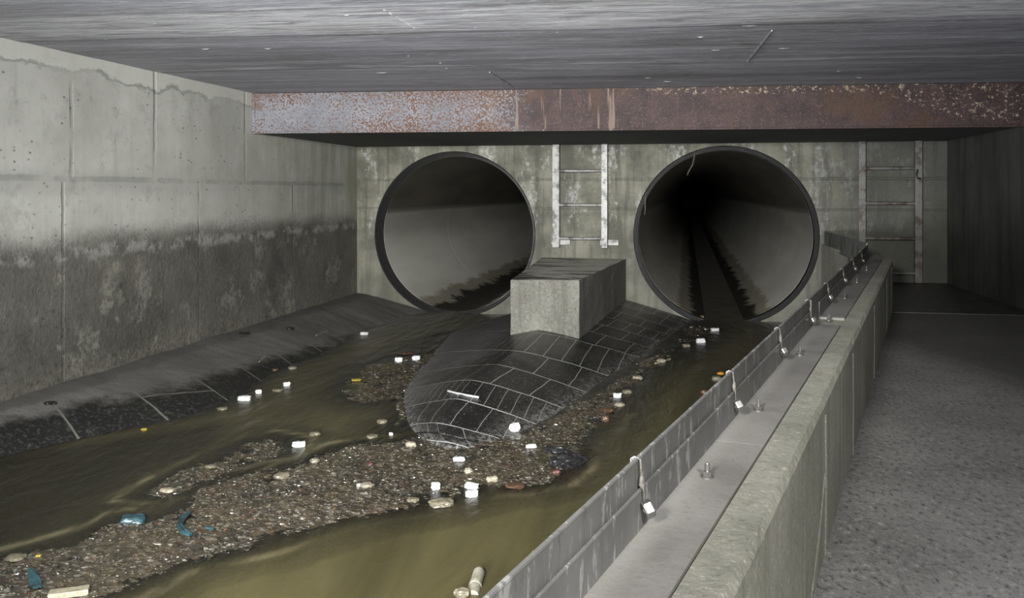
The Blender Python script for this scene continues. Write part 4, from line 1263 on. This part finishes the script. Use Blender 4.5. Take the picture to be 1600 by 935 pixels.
stone(968, 631, 15, 9, M_CREAM, 'pale ribbed stone below the black and white foam bit')
stone(946, 653, 12, 13, M_BROWN, 'brown speckled stone at the right edge of the gravel')
stone(948, 640, 22, 8, M_BROWN, 'rusty brown stone just above the speckled one')
stone(869, 736, 15, 11, M_RED, 'reddish brown stone under the black plastic lump')
stone(805, 758, 30, 9, M_BROWN, 'orange-brown flat stone at the lower edge of the gravel bar')
stone(1033, 563, 14, 8, M_CREAM, 'cream stone near the red crumb at the hump foot')
stone(1073, 539, 13, 7, M_TAN, 'tan stone on the grit strip at the far right')
stone(1027, 556, 6, 4, M_RED, 'tiny red crumb at the right hump foot')
stone(1097, 494, 7, 6, M_BROWN, 'brown pebble at the right pipe sill')
stone(1120, 590, 16, 10, M_TAN, 'grey-tan stone beside the splash strip with an orange scrap on it', name='stone')
stone(1126, 586, 11, 6, M_ORANGE, 'bright orange scrap on the stone beside the splash strip', 'scrap', 'coloured scraps in the stream', 0.2, 0.1, 'plastic_scrap', -0.35)
stone(1101, 612, 12, 10, M_BROWN, 'dark brown stone near the splash strip in the right branch')
stone(838, 861, 15, 8, M_ORANGE, 'orange leaf-like scrap in the water beside the strip', 'scrap', 'coloured scraps in the stream', 0.2, 0.1, 'plastic_scrap', 0.4)
stone(262, 765, 22, 8, M_CREAM, 'cream stone near the tip of the gravel island', rz=-0.3)
stone(330, 728, 18, 6, M_TAN, 'flat tan stone on the gravel island')
stone(440, 742, 26, 11, M_TAN, 'low tan stone at the upper edge of the main gravel bar', rz=0.5)
stone(690, 783, 38, 16, M_TAN, 'mottled tan stone awash at the lower edge of the gravel bar', rz=0.3)
stone(645, 780, 20, 8, M_TAN, 'tan flat stone left of the mottled one on the bar edge')
stone(25, 870, 30, 9, M_TAN, 'tan flat stone at the upper edge of the gravel in the lower left')
stone(745, 905, 0.1, 0.1, M_TAN, 'x') if False else None
stone(78, 629, 22, 5, M_BLACKB, 'flat black leaf clump on the left ledge near the frame edge', 'leaf clump', 'dark clumps on the left ledge', name='leaf_clump', sink=0.2)
stone(453, 513, 12, 5, M_BLACKB, 'flat black leaf clump high on the left ledge below the left pipe', 'leaf clump', 'dark clumps on the left ledge', name='leaf_clump', sink=0.2)
stone(381, 520, 18, 4, M_BLACKB, 'flat black leaf clump at the wall foot, midway along the left ledge', 'leaf clump', 'dark clumps on the left ledge', name='leaf_clump', sink=0.2)
stick([(494, 525), (502, 521), (511, 518)], 0.0035, M_WOOD, 'twig', 'thin pale twig on the left ledge below the left pipe', 'twig')
stick([(405, 566), (410, 561), (415, 558)], 0.0030, M_WOOD, 'twig', 'short pale twig near the waterline of the left ledge', 'twig')
stone(866, 846, 26, 14, M_TAN, 'crumpled tan scrap half hidden behind the splash strip', 'scrap', 'coloured scraps in the stream', 0.6, 0.1, 'plastic_scrap', 0.3)
stone(225, 671, 9, 4, M_YEL, 'small orange-yellow scrap on the left bank', 'scrap', 'coloured scraps in the stream', 0.1, 0.5, 'plastic_scrap', 0.1)
stone(60, 869, 8, 4, M_YEL, 'tiny yellow scrap on the gravel in the lower left', 'scrap', 'coloured scraps in the stream', 0.1, 0.5, 'plastic_scrap', 0.0)
stone(557, 594, 15, 4, M_YEL, 'yellowish strip on the left shoal', 'scrap', 'coloured scraps in the stream', 0.3, 0.5, 'plastic_scrap', 0.0)
stone(634, 552, 24, 4, M_BROWN, 'rusty orange scrap behind the white foam ball on the left shoal', 'scrap', 'coloured scraps in the stream', 0.1, 0.3, 'plastic_scrap', 0.0)

stick([(1024, 569), (1035, 566), (1047, 562)], 0.006, M_WOOD, 'wood_stick', 'short pale stick floating at the right foot of the hump', 'stick')
stick([(700, 612), (715, 616), (730, 619), (748, 622)], 0.005, M_FOAM, 'foam_sliver', 'long white sliver lying on the paved hump', 'foam chunk')
# black plastic lump
bm = lump(px2m(885, 722, 66), px2m(885, 722, 34), px2m(885, 722, 24), 0.45, 5, 4)
for v in bm.verts: v.co.z += 0.004 * noise.noise(v.co * 90)
place(bm, 'plastic_bag', M_BLACKB, 887, 724, TH + 0.5, 'shiny black plastic lump at the right end of the gravel bar', 'plastic bag', None, 0.45)
bm = lump(px2m(865, 707, 44), px2m(865, 707, 20), px2m(865, 707, 12), 0.5, 9, 3)
place(bm, 'plastic_bag', M_BLACKB, 866, 706, TH - 0.3, 'crumpled dark plastic scrap above the black lump', 'plastic bag', None, 0.3)
# white tube near the bottom edge
tb = empty('plastic_tube')
p0 = ground(741, 922); p1 = ground(749, 899)
tb.location = p0
tag(tb, 'dirty white plastic tube with a collar in the water at the bottom edge', 'plastic tube')
ax = (p1 - p0) + Vector((0, 0, 0.012)); L_ = ax.length; ax.normalize(); rt = px2m(745, 910, 19) / 2
bm = bmesh.new(); add_tube(bm, [ax * -0.03, ax * 0.02, ax * L_ * 0.9, ax * (L_ + 0.004)], [rt, rt, rt * 0.97, rt * 0.7], 20); link_mesh('body', bm, M_TUBE, tb)
bm = bmesh.new(); add_tube(bm, [ax * 0.012, ax * 0.014, ax * 0.026, ax * 0.028], [rt * 1.0, rt * 1.10, rt * 1.10, rt], 20); link_mesh('collar', bm, M_TUBE, tb)
stone(722, 924, 24, 20, M_TAN, 'tan stone awash left of the white tube')
# pale board, bottom-left
bm = bmesh.new(); add_box(bm, -0.05, 0.05, -0.017, 0.017, 0, 0.016, 0.002)
for v in bm.verts: v.co += Vector((noise.noise(v.co * 60), noise.noise(v.co * 60 + Vector((5, 0, 0))), 0)) * 0.002
place(bm, 'wood_board', M_WOOD, 108, 930, TH + 0.32, 'pale wooden board end at the bottom-left edge of the gravel', 'board', None, 0.1)
# wrapped packet
bm = lump(px2m(208, 812, 34), px2m(208, 812, 22), px2m(208, 812, 16), 0.15, 3, 3, 0.8)
place(bm, 'plastic_packet', M_TEAL, 208, 816, TH + 0.25, 'blue-grey plastic packet with a white edge at the gravel bar edge', 'packet', None, 0.4)
# teal plastic sheets
def sheet(pts, wpx, label):
    P = [ground(u, v) for u, v in pts]; mid = P[0]
    bm = bmesh.new(); rows = []
    n = len(P)
    for i, p in enumerate(P):
        t = (P[min(i + 1, n - 1)] - P[max(i - 1, 0)]); t.z = 0; t.normalize()
        sd = Vector((-t.y, t.x, 0)); w_ = px2m(*pts[i], wpx[i])
        rows.append([p - mid + sd * w_ * (k / 4 - 0.5) + Vector((0, 0, 0.010 + 0.004 * noise.noise(Vector((i * 2.1, k * 1.7, pts[0][0]))))) for k in range(5)])
    up = [[bm.verts.new(q) for q in r] for r in rows]; dn = [[bm.verts.new(q - Vector((0, 0, 0.006))) for q in r] for r in rows]
    for i in range(n - 1):
        for k in range(4):
            bm.faces.new((up[i][k], up[i][k + 1], up[i + 1][k + 1], up[i + 1][k])); bm.faces.new((dn[i][k], dn[i + 1][k], dn[i + 1][k + 1], dn[i][k + 1]))
        for k in (0, 4): bm.faces.new((up[i][k], up[i + 1][k], dn[i + 1][k], dn[i][k]))
    for i in (0, n - 1):
        for k in range(4): bm.faces.new((up[i][k], up[i][k + 1], dn[i][k + 1], dn[i][k]))
    bmesh.ops.recalc_face_normals(bm, faces=bm.faces)
    o = link_mesh('plastic_sheet', bm, M_TEAL); o.location = mid
    tag(o, label, 'plastic sheet', 'teal plastic sheets in the gravel bar')
sheet([(296, 804), (286, 814), (280, 824), (286, 834), (298, 840)], [7, 10, 9, 10, 6], 'curved strip of teal plastic sheet in the gravel bar')
sheet([(46, 894), (51, 904), (54, 914), (58, 922)], [6, 14, 18, 12], 'torn triangle of teal plastic sheet in the lower left gravel')
sheet([(322, 828), (328, 829), (333, 830)], [4, 5, 3], 'tiny teal plastic scrap right of the curved strip')
